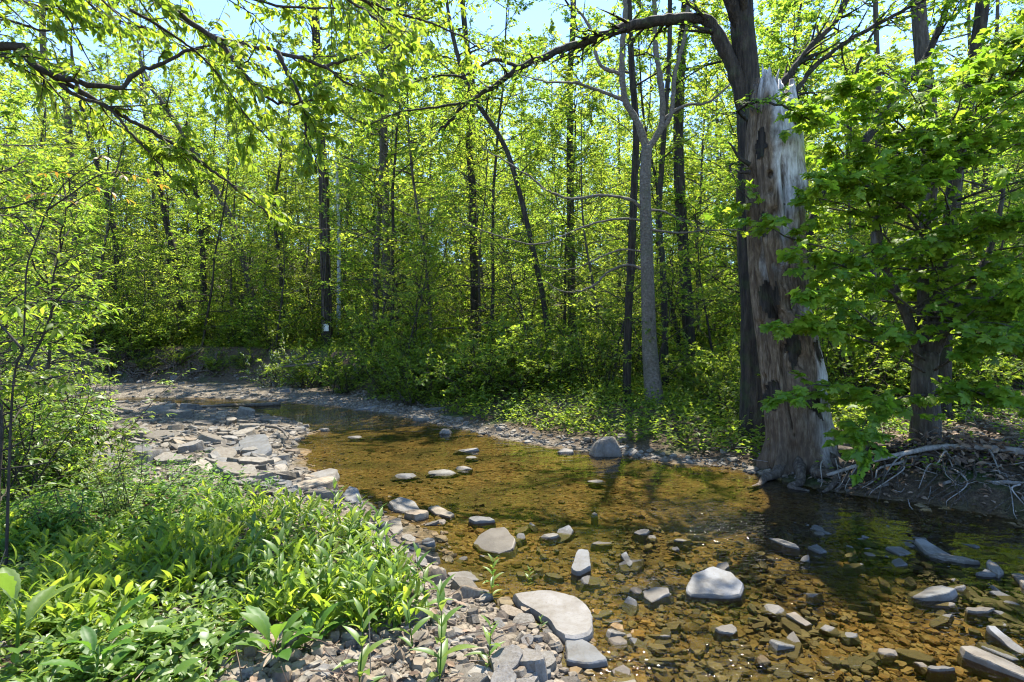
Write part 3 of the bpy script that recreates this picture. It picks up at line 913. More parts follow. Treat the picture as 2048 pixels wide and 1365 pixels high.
# pale forked tree and the dark stem beside it
hero('forked_tree', 'pale smooth-barked tree with a low fork and thin bare side branches', 'tree', 11.1,
     [(1314, 812), (1301, 720), (1296, 600), (1293, 480), (1290, 370), (1294, 292)], 32, 20, 'bark_pale', 'leaf_mid', extra=0, kind='oval', lsize=.07, sides=14, rough=.06, flare=1.5, limbs=[
     dict(p=[(1294, 300), (1276, 248), (1249, 196), (1244, 130), (1248, 60), (1252, -60), (1240, -200)], w=(15, 6), n=10, sl=.9, t0=.5),
     dict(p=[(1294, 300), (1318, 265), (1325, 230), (1322, 170), (1312, 100), (1308, 0), (1302, -160)], w=(14, 5), n=10, sl=.9, t0=.5),
     dict(p=[(1312, 272), (1342, 228), (1350, 150), (1372, 60), (1382, -40), (1400, -150)], w=(10, 4), n=9, sl=.8, t0=.45),
     dict(p=[(1325, 240), (1368, 212), (1420, 204), (1470, 160), (1510, 150)], w=(7, 2), n=9, sl=.5),
     dict(p=[(1253, 203), (1210, 186), (1150, 166), (1100, 166), (1040, 150)], w=(8, 2), n=10, sl=.6),
     dict(p=[(1246, 150), (1200, 130), (1182, 60), (1140, 0), (1110, -70)], w=(8, 3), n=9, sl=.7),
     dict(p=[(1290, 428), (1262, 400), (1200, 392), (1140, 398), (1090, 378), (1055, 350), (1010, 322), (960, 292)], w=(7, 2), n=8, sl=.5, nl=5, t0=.35),
     dict(p=[(1290, 442), (1240, 438), (1180, 450), (1130, 470), (1080, 488), (1020, 480), (950, 455), (900, 440)], w=(5, 1.6), n=8, sl=.5, nl=5),
     dict(p=[(1290, 542), (1256, 530), (1215, 545), (1185, 573), (1130, 585), (1090, 562)], w=(6, 2), n=7, sl=.5, nl=4),
     dict(p=[(1292, 505), (1240, 500), (1190, 520), (1140, 540), (1080, 530)], w=(4, 1.5), n=6, sl=.4, nl=4),
     dict(p=[(1298, 460), (1360, 466), (1430, 460), (1500, 462)], w=(5, 2), n=6, sl=.4, nl=5),
     dict(p=[(1296, 420), (1332, 425), (1380, 450), (1420, 470)], w=(5, 2), n=6, sl=.4, nl=5)])
hero('slender_tree', 'slender dark stem standing just left of the pale forked tree', 'tree', 11.7, [(1253, 798), (1256, 650), (1264, 480), (1270, 330), (1272, 250), (1263, 130), (1258, 0)], 17, 11, 'bark_dark', 'leaf_mid', extra=3, auto=9, auto_t=(.55, 1), R=1.3, kind='oval', lsize=.075)

# big living tree behind the snag, with its long arching limb
hero('limbed_tree', 'big dark living tree behind the dead snag with one long arching limb', 'tree', 8.7,
     [(1522, 900), (1514, 700), (1506, 520), (1500, 360), (1500, 240), (1494, 130), (1484, 40), (1484, -120)], 64, 36, 'bark_dark', 'leaf_mid', extra=3, kind='oval', lsize=.085, sides=22, rough=.34, limbs=[
     dict(p=[(1494, 235), (1472, 150), (1448, 95), (1424, 52), (1400, 38), (1330, 40), (1250, 55), (1180, 80), (1110, 105), (1040, 136), (990, 172), (935, 205), (900, 240), (862, 278)], w=(32, 4), n=52, sl=.8, nl=10, t0=.2),
     dict(p=[(1040, 136), (988, 120), (936, 149), (860, 154), (800, 175)], w=(8, 2), n=9, sl=.6),
     dict(p=[(935, 205), (870, 215), (800, 225), (740, 250)], w=(6, 2), n=8, sl=.6),
     dict(p=[(1515, 210), (1570, 160), (1620, 95), (1665, 50), (1695, 0), (1740, -80)], w=(17, 6), n=34, sl=.9, t0=.15),
     dict(p=[(1520, 260), (1580, 195), (1650, 115), (1760, 45), (1840, 5), (1930, -40)], w=(12, 4), n=34, sl=.9, t0=.15),
     dict(p=[(1500, 245, 8.6), (1478, 222, 7.7), (1520, 205, 6.9), (1590, 222, 6.6), (1630, 250, 6.5)], w=(8, 2), n=22, sl=.4, t0=.35, ls=.07),
     dict(p=[(1500, 330, 8.5), (1462, 330, 7.6), (1476, 372, 7.0), (1500, 400, 6.8)], w=(6, 2), n=9, sl=.3, t0=.4, ls=.06),
     dict(p=[(1482, 60, 8.7), (1440, -40, 8.4), (1380, -130, 8.0), (1300, -200, 7.6)], w=(26, 8), n=12, sl=1.1),
     dict(p=[(1482, 40, 8.7), (1500, -60, 8.2), (1540, -160, 7.4)], w=(22, 8), n=12, sl=1.1)])

# ------------------------------------------------------------------ the dead snag
SY = 7.35
TAB = np.array([[960, 1538, 1700], [940, 1540, 1690], [920, 1536, 1684], [880, 1541, 1664], [820, 1535, 1653], [750, 1528, 1648], [680, 1520, 1633], [610, 1510, 1614], [540, 1503, 1608], [470, 1498, 1606], [400, 1494, 1604], [330, 1492, 1602], [260, 1497, 1597], [200, 1506, 1590], [140, 1513, 1584]], float)
sb = np.array([(1612 - CX) / F * SY, SY, 0.0]); sb[2] = hz(sb[0], sb[1])
nz, na = 230, 150
zt = np.linspace(sb[2] - .25, CH - (148 - CY) / F * SY, nz)
pyv = CY - (zt - CH) * F / SY
cxv = np.interp(-pyv, -TAB[:, 0], (TAB[:, 1] + TAB[:, 2]) / 2); rv = np.interp(-pyv, -TAB[:, 0], (TAB[:, 2] - TAB[:, 1]) / 2)
cxv = (cxv - CX) / F * SY; rv = rv / F * SY
th = np.arange(na) * 2 * PI / na
TH, ZT = np.meshgrid(th, zt)
tw = .16 * ZT
q = np.stack([np.cos(TH + tw) * 3.2, np.sin(TH + tw) * 3.2, ZT * .42], -1)
rid = fbm(q, 3)
fine = fbm(np.stack([np.cos(TH + tw) * 11, np.sin(TH + tw) * 11, ZT * .8], -1), 2)
Rr = rv[:, None] * (1 + .10 * rid - .10 * np.abs(fine))
ft = np.exp(-(ZT - sb[2]) / .28)
Rr = Rr * (1 + ft * (.0 + .2 * np.maximum(0, np.sin(TH * 7 + 1.3 * np.sin(TH * 2)))))
CXx = cxv[:, None] - sb[0]
def dimple(px, py, r, dep):
    global Rr
    zc = CH - (py - CY) / F * SY
    k = np.argmin(np.abs(zt - zc))
    s_ = ((px - CX) / F * SY - cxv[k]) / rv[k]
    tc = -math.acos(np.clip(s_, -1, 1))
    dth = (TH - tc + PI) % (2 * PI) - PI
    d2 = (dth * rv[k]) ** 2 + ((ZT - zc) * .8) ** 2
    Rr = Rr + dep * np.exp(-(d2 / r ** 2) ** (2 if dep < 0 else 1))
dimple(1519, 362, .034, -.16); dimple(1519, 362, .07, .02)
dimple(1541, 521, .055, -.12); dimple(1538, 512, .12, .05)
dimple(1547, 560, .11, -.06); dimple(1560, 905, .12, -.06)
dimple(1590, 372, .13, .05)
for k in range(14):                                  # rot pits and splits on the brown side
    rs = np.random.default_rng(60 + k)
    dimple(rs.uniform(1500, 1560), rs.uniform(380, 900), rs.uniform(.03, .07), -rs.uniform(.02, .05))
for k in range(16):                                  # long spiral drying cracks
    rs = np.random.default_rng(160 + k)
    t0 = rs.uniform(-PI, .35); z0, z1 = np.sort(rs.uniform(sb[2] + .1, sb[2] + 5.0, 2)); z1 = max(z1, z0 + .9)
    dth = (TH - (t0 - .16 * (ZT - z0) + .06 * np.sin(ZT * 3 + k)) + PI) % (2 * PI) - PI
    wd = rs.uniform(.018, .045) * np.sin(PI * np.clip((ZT - z0) / (z1 - z0), 0, 1)) + 1e-4
    Rr = Rr - rs.uniform(.05, .10) * np.exp(-(dth * rv[:, None] / wd) ** 2) * ((ZT > z0) & (ZT < z1))
for (px, py, r, dep) in [(1565, 610, .10, -.10), (1535, 640, .12, -.09), (1590, 655, .08, -.08), (1528, 440, .08, -.06), (1575, 720, .09, -.08), (1545, 700, .07, -.06)]: dimple(px, py, r, dep)
# ragged broken top
top = sb[2] * 0 + CH - (200 - CY) / F * SY + .55 * fbm(np.stack([np.cos(th) * 1.1 + 3, np.sin(th) * 1.1, 0 * th], -1), 1) + .20 * np.abs(vnoise(np.stack([np.cos(th) * 5, np.sin(th) * 5, 0 * th], -1))) + .06 * rng.random(na) + .14 * np.cos(th - PI * .75)
ZZ = np.minimum(ZT, top[None])
V = np.stack([CXx + Rr * np.cos(TH), Rr * np.sin(TH), ZZ - sb[2]], -1)
# hollow inside of the broken top
last = V[-1].copy(); cen = last.mean(0)
rim = cen + (last - cen) * np.array([.8, .8, 1]); deep = cen + (last - cen) * np.array([.55, .55, .3]) + np.array([0, 0, -.5])
V = np.concatenate([V, rim[None], deep[None]], 0)
n_r = len(V)
i, j = np.meshgrid(np.arange(n_r - 1), np.arange(na), indexing='ij'); j2 = (j + 1) % na
b = Bag()
b.add(V.reshape(-1, 3), [np.stack([i * na + j, i * na + j2, (i + 1) * na + j2, (i + 1) * na + j], -1).reshape(-1, 4), (np.arange(na) + (n_r - 1) * na)[None]])
snag = link('dead_snag', None, label='broad dead snag, silver and brown bare wood with a broken top, on the right bank', cat='dead tree', loc=sb)
link('trunk', b.mesh('trunk', M['snag'], True), snag)
for k, (px, py, hw, hh_) in enumerate([(1506, 300, .16, .30), (1512, 455, .12, .26), (1523, 600, .20, .34), (1560, 700, .16, .30), (1535, 790, .22, .30), (1600, 800, .18, .34), (1575, 255, .12, .2), (1610, 700, .12, .25)]):
    # flakes of old bark still clinging to the wood
    zc = CH - (py - CY) / F * SY
    kc = int(np.argmin(np.abs(zt - zc)))
    tc = -math.acos(np.clip(((px - CX) / F * SY - cxv[kc]) / rv[kc], -1, 1))
    dth = (TH - tc + PI) % (2 * PI) - PI
    dd = np.sqrt((dth * rv[kc] / hw) ** 2 + ((ZT - zc) / hh_) ** 2) + .55 * fbm(np.stack([np.cos(TH) * 9 + k, np.sin(TH) * 9, ZT * 2.2], -1), 3)
    inn = dd < .62
    lift = .006 + .022 * np.clip(dd / .62, 0, 1) ** 3
    Vp = np.stack([CXx + (Rr + lift) * np.cos(TH), (Rr + lift) * np.sin(TH), np.minimum(ZT, top[None] - .02) - sb[2]], -1).reshape(-1, 3)
    ii, jj = np.where(inn[:-1] & inn[1:] & np.roll(inn, -1, 1)[:-1] & np.roll(inn, -1, 1)[1:])
    if len(ii) < 6: continue
    jn = (jj + 1) % na
    Fq = np.stack([ii * na + jj, ii * na + jn, (ii + 1) * na + jn, (ii + 1) * na + jj], -1)
    used, inv = np.unique(Fq.ravel(), return_inverse=True)
    b = Bag(); b.add(Vp[used], inv.reshape(-1, 4))
    link('bark_patch', b.mesh('bark_patch', M['bark_dark'], True), snag)
def snag_pt(px, py, dy=0): return at(px, py, SY + dy) - sb
for k, (px, py, L, w, dx) in enumerate([(1520, 190, .42, .035, .02), (1532, 175, .5, .045, -.02), (1548, 165, .36, .03, .03), (1566, 190, .3, .03, .05), (1580, 215, .28, .03, .06), (1510, 225, .3, .03, -.05), (1556, 200, .4, .03, 0)]):
    b = Bag(); p = snag_pt(px, py + 30, -.12 + .05 * (k % 3)); rs = np.random.default_rng(k)
    tube(b, np.array([p + [0, 0, -.3], p, p + [dx, rs.normal(0, .02), L * .6], p + [dx * 2, rs.normal(0, .03), L]]), [w, w, w * .7, .004], 6, .3, seed=k)
    link('splinter', b.mesh('splinter', M['snag'], True), snag)
b = Bag(); th2 = np.linspace(0, PI, 10)
tube(b, np.array([snag_pt(1598, 412, -.1), snag_pt(1601, 396, -.1), snag_pt(1602, 378, -.1), snag_pt(1601, 360, -.1), snag_pt(1596, 345, -.1)]), [.02, .075, .095, .07, .02], 14, .25, seed=4)
link('burl', b.mesh('burl', M['bark_grey'], True), snag)
for k, (pts, w) in enumerate([([(1500, 330), (1478, 315), (1462, 290), (1455, 285)], .03), ([(1500, 345), (1480, 345), (1470, 340)], .03)]):
    b = Bag(); tube(b, spline([snag_pt(x_, y_, -.2) for x_, y_ in pts], 10), np.linspace(w, .008, 10), 7, .2); link('branch_stub', b.mesh('branch_stub', M['bark_dark'], True), snag)
def zroot(pts, r0, r1, base, mat='root', name='root', parent=None, n=24, rough=.2, sides=7):
    b_ = Bag(); L = spline(np.array(pts) - base, n); tube(b_, L, np.linspace(r0, r1, n), sides, rough, seed=len(bpy.data.objects)); return link(name, b_.mesh(name, M[mat], True), parent)
for k, (ang, L) in enumerate([(-2.7, .9), (-2.2, .7), (-1.75, .65), (-1.3, .75), (-.8, 1.0), (-.3, 1.1), (.3, .8)]):
    rs = np.random.default_rng(70 + k)
    pts = []
    for t_ in np.linspace(0, 1, 6):
        r = .3 + t_ * L
        x, y = sb[0] + r * math.cos(ang + .25 * t_ * rs.normal()), sb[1] + r * math.sin(ang + .2 * t_)
        pts.append([x, y, max(hz(x, y), -.08) + .10 * (1 - t_) + .02 + rs.normal(0, .015)])
    zroot(pts, .085, .016, sb, 'root', 'root', snag)

# ------------------------------------------------------------------ maple on the right bank
my = 7.4
mb = np.array([(1850 - CX) / F * my, my, 0.0]); mb[2] = hz(mb[0], mb[1])
maple = link('maple', None, label='young maple with big bright lobed leaves spreading over the right bank', cat='tree', loc=mb)
rs = np.random.default_rng(5)
wood, fol = Bag(), Foliage()
def ml(pts, w0, w1, n=18, sides=9, rough=.12):
    ln = spline(np.array([at(p[0], p[1], p[2] if len(p) > 2 else my) for p in pts]) - mb, n)
    k = my / F / 2
    tube(wood, ln, np.linspace(w0 * k, w1 * k, n), sides, rough, seed=w0)
    return ln
P0 = ml([(1850, 925), (1850, 890), (1852, 830), (1848, 760), (1856, 705)], 58, 40, 22, 14)
stems = [ml([(1856, 725), (1872, 650), (1884, 560), (1902, 430), (1925, 300), (1935, 180)], 30, 8), ml([(1848, 745), (1826, 665), (1800, 600), (1772, 540), (1755, 440), (1750, 340)], 24, 6),
         ml([(1856, 715), (1846, 620), (1850, 500), (1868, 380), (1872, 250)], 26, 7), ml([(1856, 735), (1900, 640), (1950, 560), (1990, 470), (2010, 360)], 22, 6)]
MK = dict(nsub=10, sublen=.7, nleaf=7, lsize=.12, droop=.5, tilt=.55, t0=.22, sides=5, twig_sides=3, subsub=1, flat=.14)
def mlimb(ln, r0=.02): limb_with_twigs(rs, wood, fol, ln, r0, .004, **MK)
for q in range(62):
    st = stems[q % 4]
    u = rs.uniform(.12, .98) * (len(st) - 1); k = int(u)
    az = rs.uniform(-PI, PI)
    if rs.random() < .62: az = rs.uniform(-2.9, -.25)
    L = rs.uniform(.9, 2.5)
    d = np.array([math.cos(az), math.sin(az), rs.uniform(-.1, .45)])
    mlimb(grow(rs, st[k], d, L, 7, .10, -.03), rs.uniform(.012, .02))
for pts in ([(1850, 745, 7.3), (1750, 690, 6.8), (1650, 655, 6.4), (1550, 655, 6.2)], [(1850, 800, 7.3), (1750, 800, 6.8), (1640, 770, 6.4), (1560, 800, 6.2)], [(1850, 790, 7.3), (1790, 800, 6.7), (1730, 850, 6.3), (1740, 900, 6.1)],
            [(1850, 720, 7.3), (1760, 660, 6.6), (1680, 600, 6.2), (1600, 590, 6.0)], [(1850, 640, 7.3), (1760, 570, 6.7), (1680, 530, 6.4), (1590, 510, 6.2)], [(1870, 790, 7.2), (1930, 780, 6.6), (2000, 800, 6.2), (2080, 830, 6.0)], [(1870, 740, 7.2), (1940, 700, 6.4), (2020, 690, 5.9), (2100, 700, 5.6)],
            [(1850, 560, 7.3), (1930, 470, 6.4), (2010, 440, 5.9), (2080, 450, 5.6)], [(1850, 480, 7.3), (1790, 400, 6.8), (1700, 360, 6.5), (1640, 350, 6.3)], [(1760, 460, 7.3), (1700, 330, 7.0), (1650, 260, 6.8), (1610, 230, 6.6)], [(1870, 330, 7.3), (1800, 250, 7.0), (1720, 200, 6.8), (1660, 190, 6.6)], [(1925, 300, 7.3), (1960, 200, 6.9), (2000, 120, 6.6), (2050, 80, 6.4)]):
    limb_with_twigs(rs, wood, fol, spline([at(*p) - mb for p in pts], 16), .018, .004, **dict(MK, nsub=26, t0=.3, sublen=.5))
link('trunk', wood.mesh('trunk', M['bark_grey'], True), maple)
def split_leaves(fol, root, base, kind, mat, nmax, seed, nm='leaf'):
    """The leaves that show largest become parts; the rest one part."""
    P, D, N, S = fol.arrays()
    W = P + base
    px = CX + F * W[:, 0] / W[:, 1]; py = CY - F * (W[:, 2] - CH) / W[:, 1]
    size = np.where((px > 10) & (px < 2038) & (py > 10) & (py < 1355) & (W[:, 1] > .5), S / np.maximum(W[:, 1], .3), 0)
    o = np.argsort(-size)
    big, rest = o[:nmax], o[nmax:]
    lm_ = leaf_mesh(nm, kind, M[mat])
    leaf_objs(lm_, nm, root, P[big], D[big], N[big], S[big])
    b_ = Bag(); leaves(b_, kind, P[rest], D[rest], N[rest], S[rest])
    link('foliage', b_.mesh('foliage', M[mat], True), root, kind='stuff')
split_leaves(fol, maple, mb, 'maple', 'leaf_maple', 300, 1)
for k in range(64):                                  # washed-out roots below the maple
    rs = np.random.default_rng(500 + k)
    x0 = mb[0] + rs.uniform(-.9, 1.5); y0 = mb[1] + rs.uniform(-.75, .0) - .5 * max(0, x0 - mb[0])
    ang = rs.uniform(-2.6, -.4); L = rs.uniform(.4, 1.3)
    pts = []
    for t_ in np.linspace(0, 1, 7):
        x, y = x0 + L * t_ * math.cos(ang) + rs.normal(0, .04), y0 + L * t_ * math.sin(ang) * .6 + rs.normal(0, .04)
        pts.append([x, y, max(hz(x, y), -.02) + .04 + .12 * math.sin(PI * t_) * rs.uniform(.2, 1.3)])
    zroot(pts, rs.uniform(.008, .028), .004, mb, ['root', 'bark_grey', 'driftwood'][k % 3], 'root', maple, 18)
for k in range(36):                                  # roots hanging from the brink to the water
    rs = np.random.default_rng(1500 + k)
    x_ = rs.uniform(1660, 2060); yb = np.interp(x_, [1660, 1760, 1900, 2048], [975, 998, 1014, 1038])
    p0 = onto(x_ + rs.uniform(-30, 30), yb - rs.uniform(45, 95))[0] + [0, 0, .05]; p1 = onto(x_ + rs.uniform(-70, 50), yb + rs.uniform(-12, 4))[0] + [0, 0, .02]
    mid = (p0 + p1) / 2 + [rs.normal(0, .1), -.08, rs.uniform(.03, .14)]
    zroot([p0 + [rs.normal(0, .15), .25, -.04], p0, mid, p1 + [rs.normal(0, .05), 0, .05], p1], rs.uniform(.007, .024), .003, mb, ['driftwood', 'bark_grey', 'root'][k % 3], 'root', maple, 20)
b = Bag(); br = np.array([onto(x_, y_)[0] + [0, -.1, .17] for x_, y_ in [(1645, 976), (1720, 952), (1800, 932), (1870, 920), (1960, 922), (2060, 936), (2160, 955)]])
ctr = br[3].copy()
tube(b, spline(br - ctr, 50), np.linspace(.018, .045, 50), 8, .15)
fb = link('fallen_branch', None, label='long grey fallen branch lying along the right bank below the maple', cat='branch', loc=ctr)
link('stem', b.mesh('stem', M['driftwood'], True), fb)
for (p, q_) in [((1800, 932), (1770, 962)), ((1870, 920), (1905, 945)), ((1740, 947), (1710, 968)), ((1960, 922), (2000, 960)), ((1900, 920), (1960, 900))]:
    b = Bag(); pa, pb = onto(*p)[0] + [0, -.1, .17], onto(*q_)[0] + [0, 0, .06]
    tube(b, spline(np.array([pa, (pa + pb) / 2 + [0, 0, .04], pb]) - ctr, 10), np.linspace(.014, .005, 10), 6, .1); link('twig', b.mesh('twig', M['driftwood'], True), fb)

# ------------------------------------------------------------------ tree overhanging from the left
ob = np.array([-6.6, 4.6, 0.0]); ob[2] = hz(ob[0], ob[1])
over = link('overhanging_tree', None, label='tree off the left edge whose dark limbs and hanging leaves cross the upper left', cat='tree', loc=ob)
rs = np.random.default_rng(8)
wood, fol = Bag(), Foliage()
tube(wood, spline(np.array([[0, 0, -.3], [.1, 0, 1.5], [.3, .1, 3.2], [.9, .3, 5.5], [1.2, .3, 8.5]]), 30), np.linspace(.24, .08, 30), 12, .15)
OK_ = dict(nleaf=13, lsize=.09, droop=.55, tilt=.6, t0=.05, sides=8, twig_sides=3, subsub=3, flat=.3)
def olimb(pts, w0, w1, nsub, sl, first=None):
    A = [at(*p) - ob for p in pts]
    if first is not None: A = [np.array(first, float)] + A
    k = 5.2 / F / 2
    limb_with_twigs(rs, wood, fol, spline(A, 7 * len(A)), w0 * k, w1 * k, nsub, sl, **OK_)
olimb([(0, 95, 5.0), (60, 125, 5.0), (110, 150, 5.0), (180, 170, 5.1), (240, 172, 5.2), (290, 140, 5.3), (370, 105, 5.5), (430, 90, 5.6)], 24, 5, 22, .8, (.25, .1, 3.4))
olimb([(100, 146, 5), (180, 195, 5.2), (260, 240, 5.4), (350, 290, 5.6), (430, 345, 5.8), (500, 400, 6), (565, 455, 6.2)], 11, 3, 16, .6)
olimb([(90, 142, 5), (150, 190, 5.1), (215, 215, 5.2), (265, 270, 5.3), (320, 330, 5.5), (385, 405, 5.6)], 8, 2, 10, .5)
olimb([(200, -60, 5), (310, 0, 5), (370, 35, 5), (420, 72, 5), (480, 90, 5.1), (540, 98, 5.2), (600, 118, 5.3), (650, 131, 5.4), (700, 118, 5.5), (795, 86, 5.6)], 22, 4, 30, .8, (.7, .25, 4.6))
olimb([(425, 72, 5), (452, 100, 5), (490, 150, 5), (530, 190, 5.1), (570, 208, 5.2), (650, 198, 5.3)], 10, 3, 12, .6)
olimb([(555, 103, 5.2), (577, 150, 5.2), (600, 195, 5.2), (610, 240, 5.2), (613, 280, 5.2), (628, 305, 5.2), (636, 348, 5.2)], 10, 2, 10, .5)
olimb([(648, 131, 5.4), (668, 147, 5.4), (695, 168, 5.5), (735, 180, 5.6), (800, 207, 5.8)], 6, 2, 8, .5)
olimb([(60, -30, 4.6), (95, 0, 4.7), (130, 25, 4.8), (158, 80, 4.9), (190, 140, 5)], 9, 2, 14, .7, (.5, .2, 4.2))
olimb([(130, -120, 5.2), (270, -60, 5.4), (420, -20, 5.8), (560, 10, 6.2), (700, 20, 6.6)], 16, 4, 26, 1.0, (.9, .3, 5.2))
olimb([(-60, 60, 5.2), (10, 40, 5.4), (90, 60, 5.8), (180, 60, 6.2)], 10, 3, 14, .8, (.35, .1, 3.8))
olimb([(500, -90, 6.0), (640, -30, 6.4), (780, 20, 6.8), (900, 60, 7.2), (980, 110, 7.4)], 12, 3, 26, .9)
olimb([(-80, -40, 5.6), (60, 10, 5.9), (180, 30, 6.2), (300, 60, 6.5), (400, 110, 6.8)], 9, 3, 24, .9)
olimb([(260, 20, 5.0), (330, 60, 5.2), (420, 130, 5.5), (500, 240, 5.8), (560, 300, 6.0)], 6, 2, 14, .7)
olimb([(620, -60, 5.6), (680, -10, 5.8), (740, 30, 6.0), (800, 90, 6.1), (790, 140, 6.2)], 8, 2, 14, .7)
link('trunk', wood.mesh('trunk', M['bark_twig'], True), over)
split_leaves(fol, over, ob, 'oval', 'leaf_over', 280, 2)

# ------------------------------------------------------------------ left foreground saplings with compound leaves
def compound(F_, rs, p, d, L, n, size, wood=None):
    d = nrm(np.array(d, float)); 
    ln = grow(rs, p, d, L, 5, .08, -.10)
    if wood is not None: tube(wood, ln, np.linspace(.005, .0015, 6), 3, cap=False)
    tt = np.linspace(.25, .95, n)
    for s_ in (-1, 1):
        u = tt * 5; k = np.minimum(u.astype(int), 4); f = (u - k)[:, None]
        pp = ln[k] * (1 - f) + ln[k + 1] * f; dd = rot_h(nrm(ln[k + 1] - ln[k]), np.full(n, s_ * .95)); dd[:, 2] -= .25 + rs.random(n) * .2
        F_.P.append(pp); F_.D.append(nrm(dd)); F_.N.append(nrm(np.array([0, 0, 1]) + rs.normal(0, .25, (n, 3)))); F_.S.append(size * rs.uniform(.75, 1.15, n))
    F_.P.append(ln[-1:]); F_.D.append(nrm(ln[-1:] - ln[-2:-1])); F_.N.append(np.array([[0, .1, 1.]])); F_.S.append(np.array([size * 1.1]))

ls_y = 3.7
rs = np.random.default_rng(21)
A = [at(10, 930, ls_y), at(25, 785, ls_y), at(45, 700, ls_y), at(50, 610, ls_y), at(54, 533, ls_y), at(72, 482, ls_y), at(95, 420, ls_y), at(133, 364, ls_y), at(205, 313, ls_y)]
lb_ = A[0].copy(); lb_[2] = hz(lb_[0], lb_[1]); A[0][2] = lb_[2] - .1
lsap = link('boxelder_sapling', None, label='thin sapling at the left edge with pinnate leaves and bronze young tips', cat='sapling', loc=lb_)
wood, fol = Bag(), Foliage(); yfol = Foliage()
ln = spline(np.array(A) - lb_, 60); tube(wood, ln, np.linspace(.010, .003, 60), 7, .1)
brs = [([(72, 482), (40, 440), (0, 430), (-60, 420)], .006), ([(95, 420), (140, 390), (200, 350), (260, 345)], .006), ([(56, 729), (84, 678), (110, 610), (150, 560)], .010), ([(45, 700), (10, 660), (-40, 610)], .008), ([(25, 785), (90, 760), (160, 745)], .008), ([(50, 620), (100, 600), (170, 610)], .007), ([(20, 820), (-20, 780), (-60, 760)], .007)]
lines = [ln[20:]]
for pts, w in brs:
    l2 = spline(np.array([at(x_, y_, ls_y + .0 + rs.normal(0, .12)) for x_, y_ in pts]) - lb_, 14); tube(wood, l2, np.linspace(w, .003, 14), 5); lines.append(l2)
for li, l2 in enumerate(lines):
    for q in range(9 if li not in (0, 1, 2) else 5):
        k = rs.integers(3, len(l2)); az = rs.uniform(0, 2 * PI)
        zz = l2[k][2] + lb_[2]
        f_ = fol if zz < 2.55 else yfol
        compound(f_, rs, l2[k], (math.cos(az), math.sin(az), rs.uniform(-.1, .4)), rs.uniform(.18, .28), 3, .085 if f_ is fol else .05, wood)
link('stem', wood.mesh('stem', M['bark_twig'], True), lsap)
split_leaves(fol, lsap, lb_, 'pinnate', 'leaf_shrub', 150, 3, 'leaflet')
b = yfol.bag('pinnate'); link('young_leaves', b.mesh('young_leaves', M['leaf_young'], True), lsap, label='bronze yellow young leaves at the shoot tips')

def leafy_shrub(seed, Ht, R, nst, size, comp):
    rs = np.random.default_rng(seed); w, f = Bag(), Foliage()
    for q in range(nst):
        az = rs.uniform(0, 2 * PI); sp = rs.uniform(.1, .7)
        ln = grow(rs, (rs.normal(0, R * .3), rs.normal(0, R * .3), -.08), (math.cos(az) * sp, math.sin(az) * sp, 1), Ht * rs.uniform(.55, 1.1), 8, .10, -.02)
        tube(w, ln, np.linspace(.008, .003, 9), 5)
        for z in range(15):
            k = rs.integers(2, 9); a2 = rs.uniform(0, 2 * PI)
            if comp: compound(f, rs, ln[k], (math.cos(a2), math.sin(a2), rs.uniform(-.1, .5)), rs.uniform(.15, .26), 2, size, w)
            else:
                s2 = grow(rs, ln[k], (math.cos(a2), math.sin(a2), .35), rs.uniform(.1, .25), 3, .1, 0); tube(w, s2, np.linspace(.004, .002, 4), 3, cap=False)
                f.spray(rs, s2, 5, size, .2, .4)
    return w, f
for (x, y, sc, sd, lb) in [(-4.15, 4.6, .62, 31, 'leafy sapling at the left edge in front of the others'), (-5.3, 6.2, .8, 32, 'tall leafy sapling over the left end of the gravel bar'), (-5.0, 5.3, .9, 33, 'sapling at the left border with foliage up to the overhanging limb'), (-6.9, 7.6, .95, 34, 'bushy sapling behind the left thicket'), (-7.6, 9.3, 1.0, 35, 'furthest of the left-edge saplings, beside the end of the bar')]:
    w, f = auto_tree(sd, 4.4, .028, .1, 1.0, 24, 6, 8, .095, (.1, .8), wob=.07, subsub=1)
    t_, _k = make_tree('sapling', lb, 'sapling', w, f, 'pinnate', 'leaf_mid', 'bark_twig', 'saplings at the left edge', (x, y, hz(x, y)))
    t_.scale = (sc,) * 3
SHP = []
for s in range(4):
    w, f = leafy_shrub(700 + s, [.95, 1.25, .8, 1.05][s], .35, 11, [.085, .078, .09, .075][s], s % 2 == 0)
    SHP.append((w.mesh('stems', M['bark_twig'], True), f.bag('pinnate').mesh('leaves', M[['leaf_shrub', 'leaf_herb', 'leaf_dark', 'leaf_shrub'][s]], True)))
for k, (px, py, pi_, sc, lb) in enumerate([
    (40, 1010, 1, 1.15, 'tall leafy shrub at the far left edge below the thin sapling'), (130, 965, 0, 1.1, 'shrub with pointed leaflets on the left bank, in front of the gravel bar'),
    (205, 990, 3, .62, 'small bushy shrub at the right side of the left thicket'), (90, 925, 2, 1.2, 'dark leafy shrub behind the left-edge sapling'),
    (180, 905, 1, 1.15, 'shrub leaning out over the left end of the gravel bar'), (10, 890, 3, 1.3, 'tall shrub against the left border with dense foliage'),
    (450, 1010, 2, .32, 'small dark shrub beside the flat stones on the left bank'), (250, 1040, 1, .6, 'small pale green shrub amid the left ground cover'), (120, 1080, 2, .6, 'low dark green shrub above the big-leaved plant'), (-60, 960, 0, 1.3, 'shrub at the left border mostly cut off by the frame'),
    (60, 850, 1, 1.3, 'shrub behind the left thicket next to the gravel bar'), (130, 830, 3, 1.2, 'furthest shrub of the left thicket at the bar edge')]):
    g = onto(px, py)[0]
    r = link('leafy_shrub', None, label=lb, cat='shrub', group='shrubs of the left foreground thicket', loc=g, rz=k * 1.9)
    r.scale = (sc,) * 3
    link('stems', SHP[pi_][0], r); link('foliage', SHP[pi_][1], r)

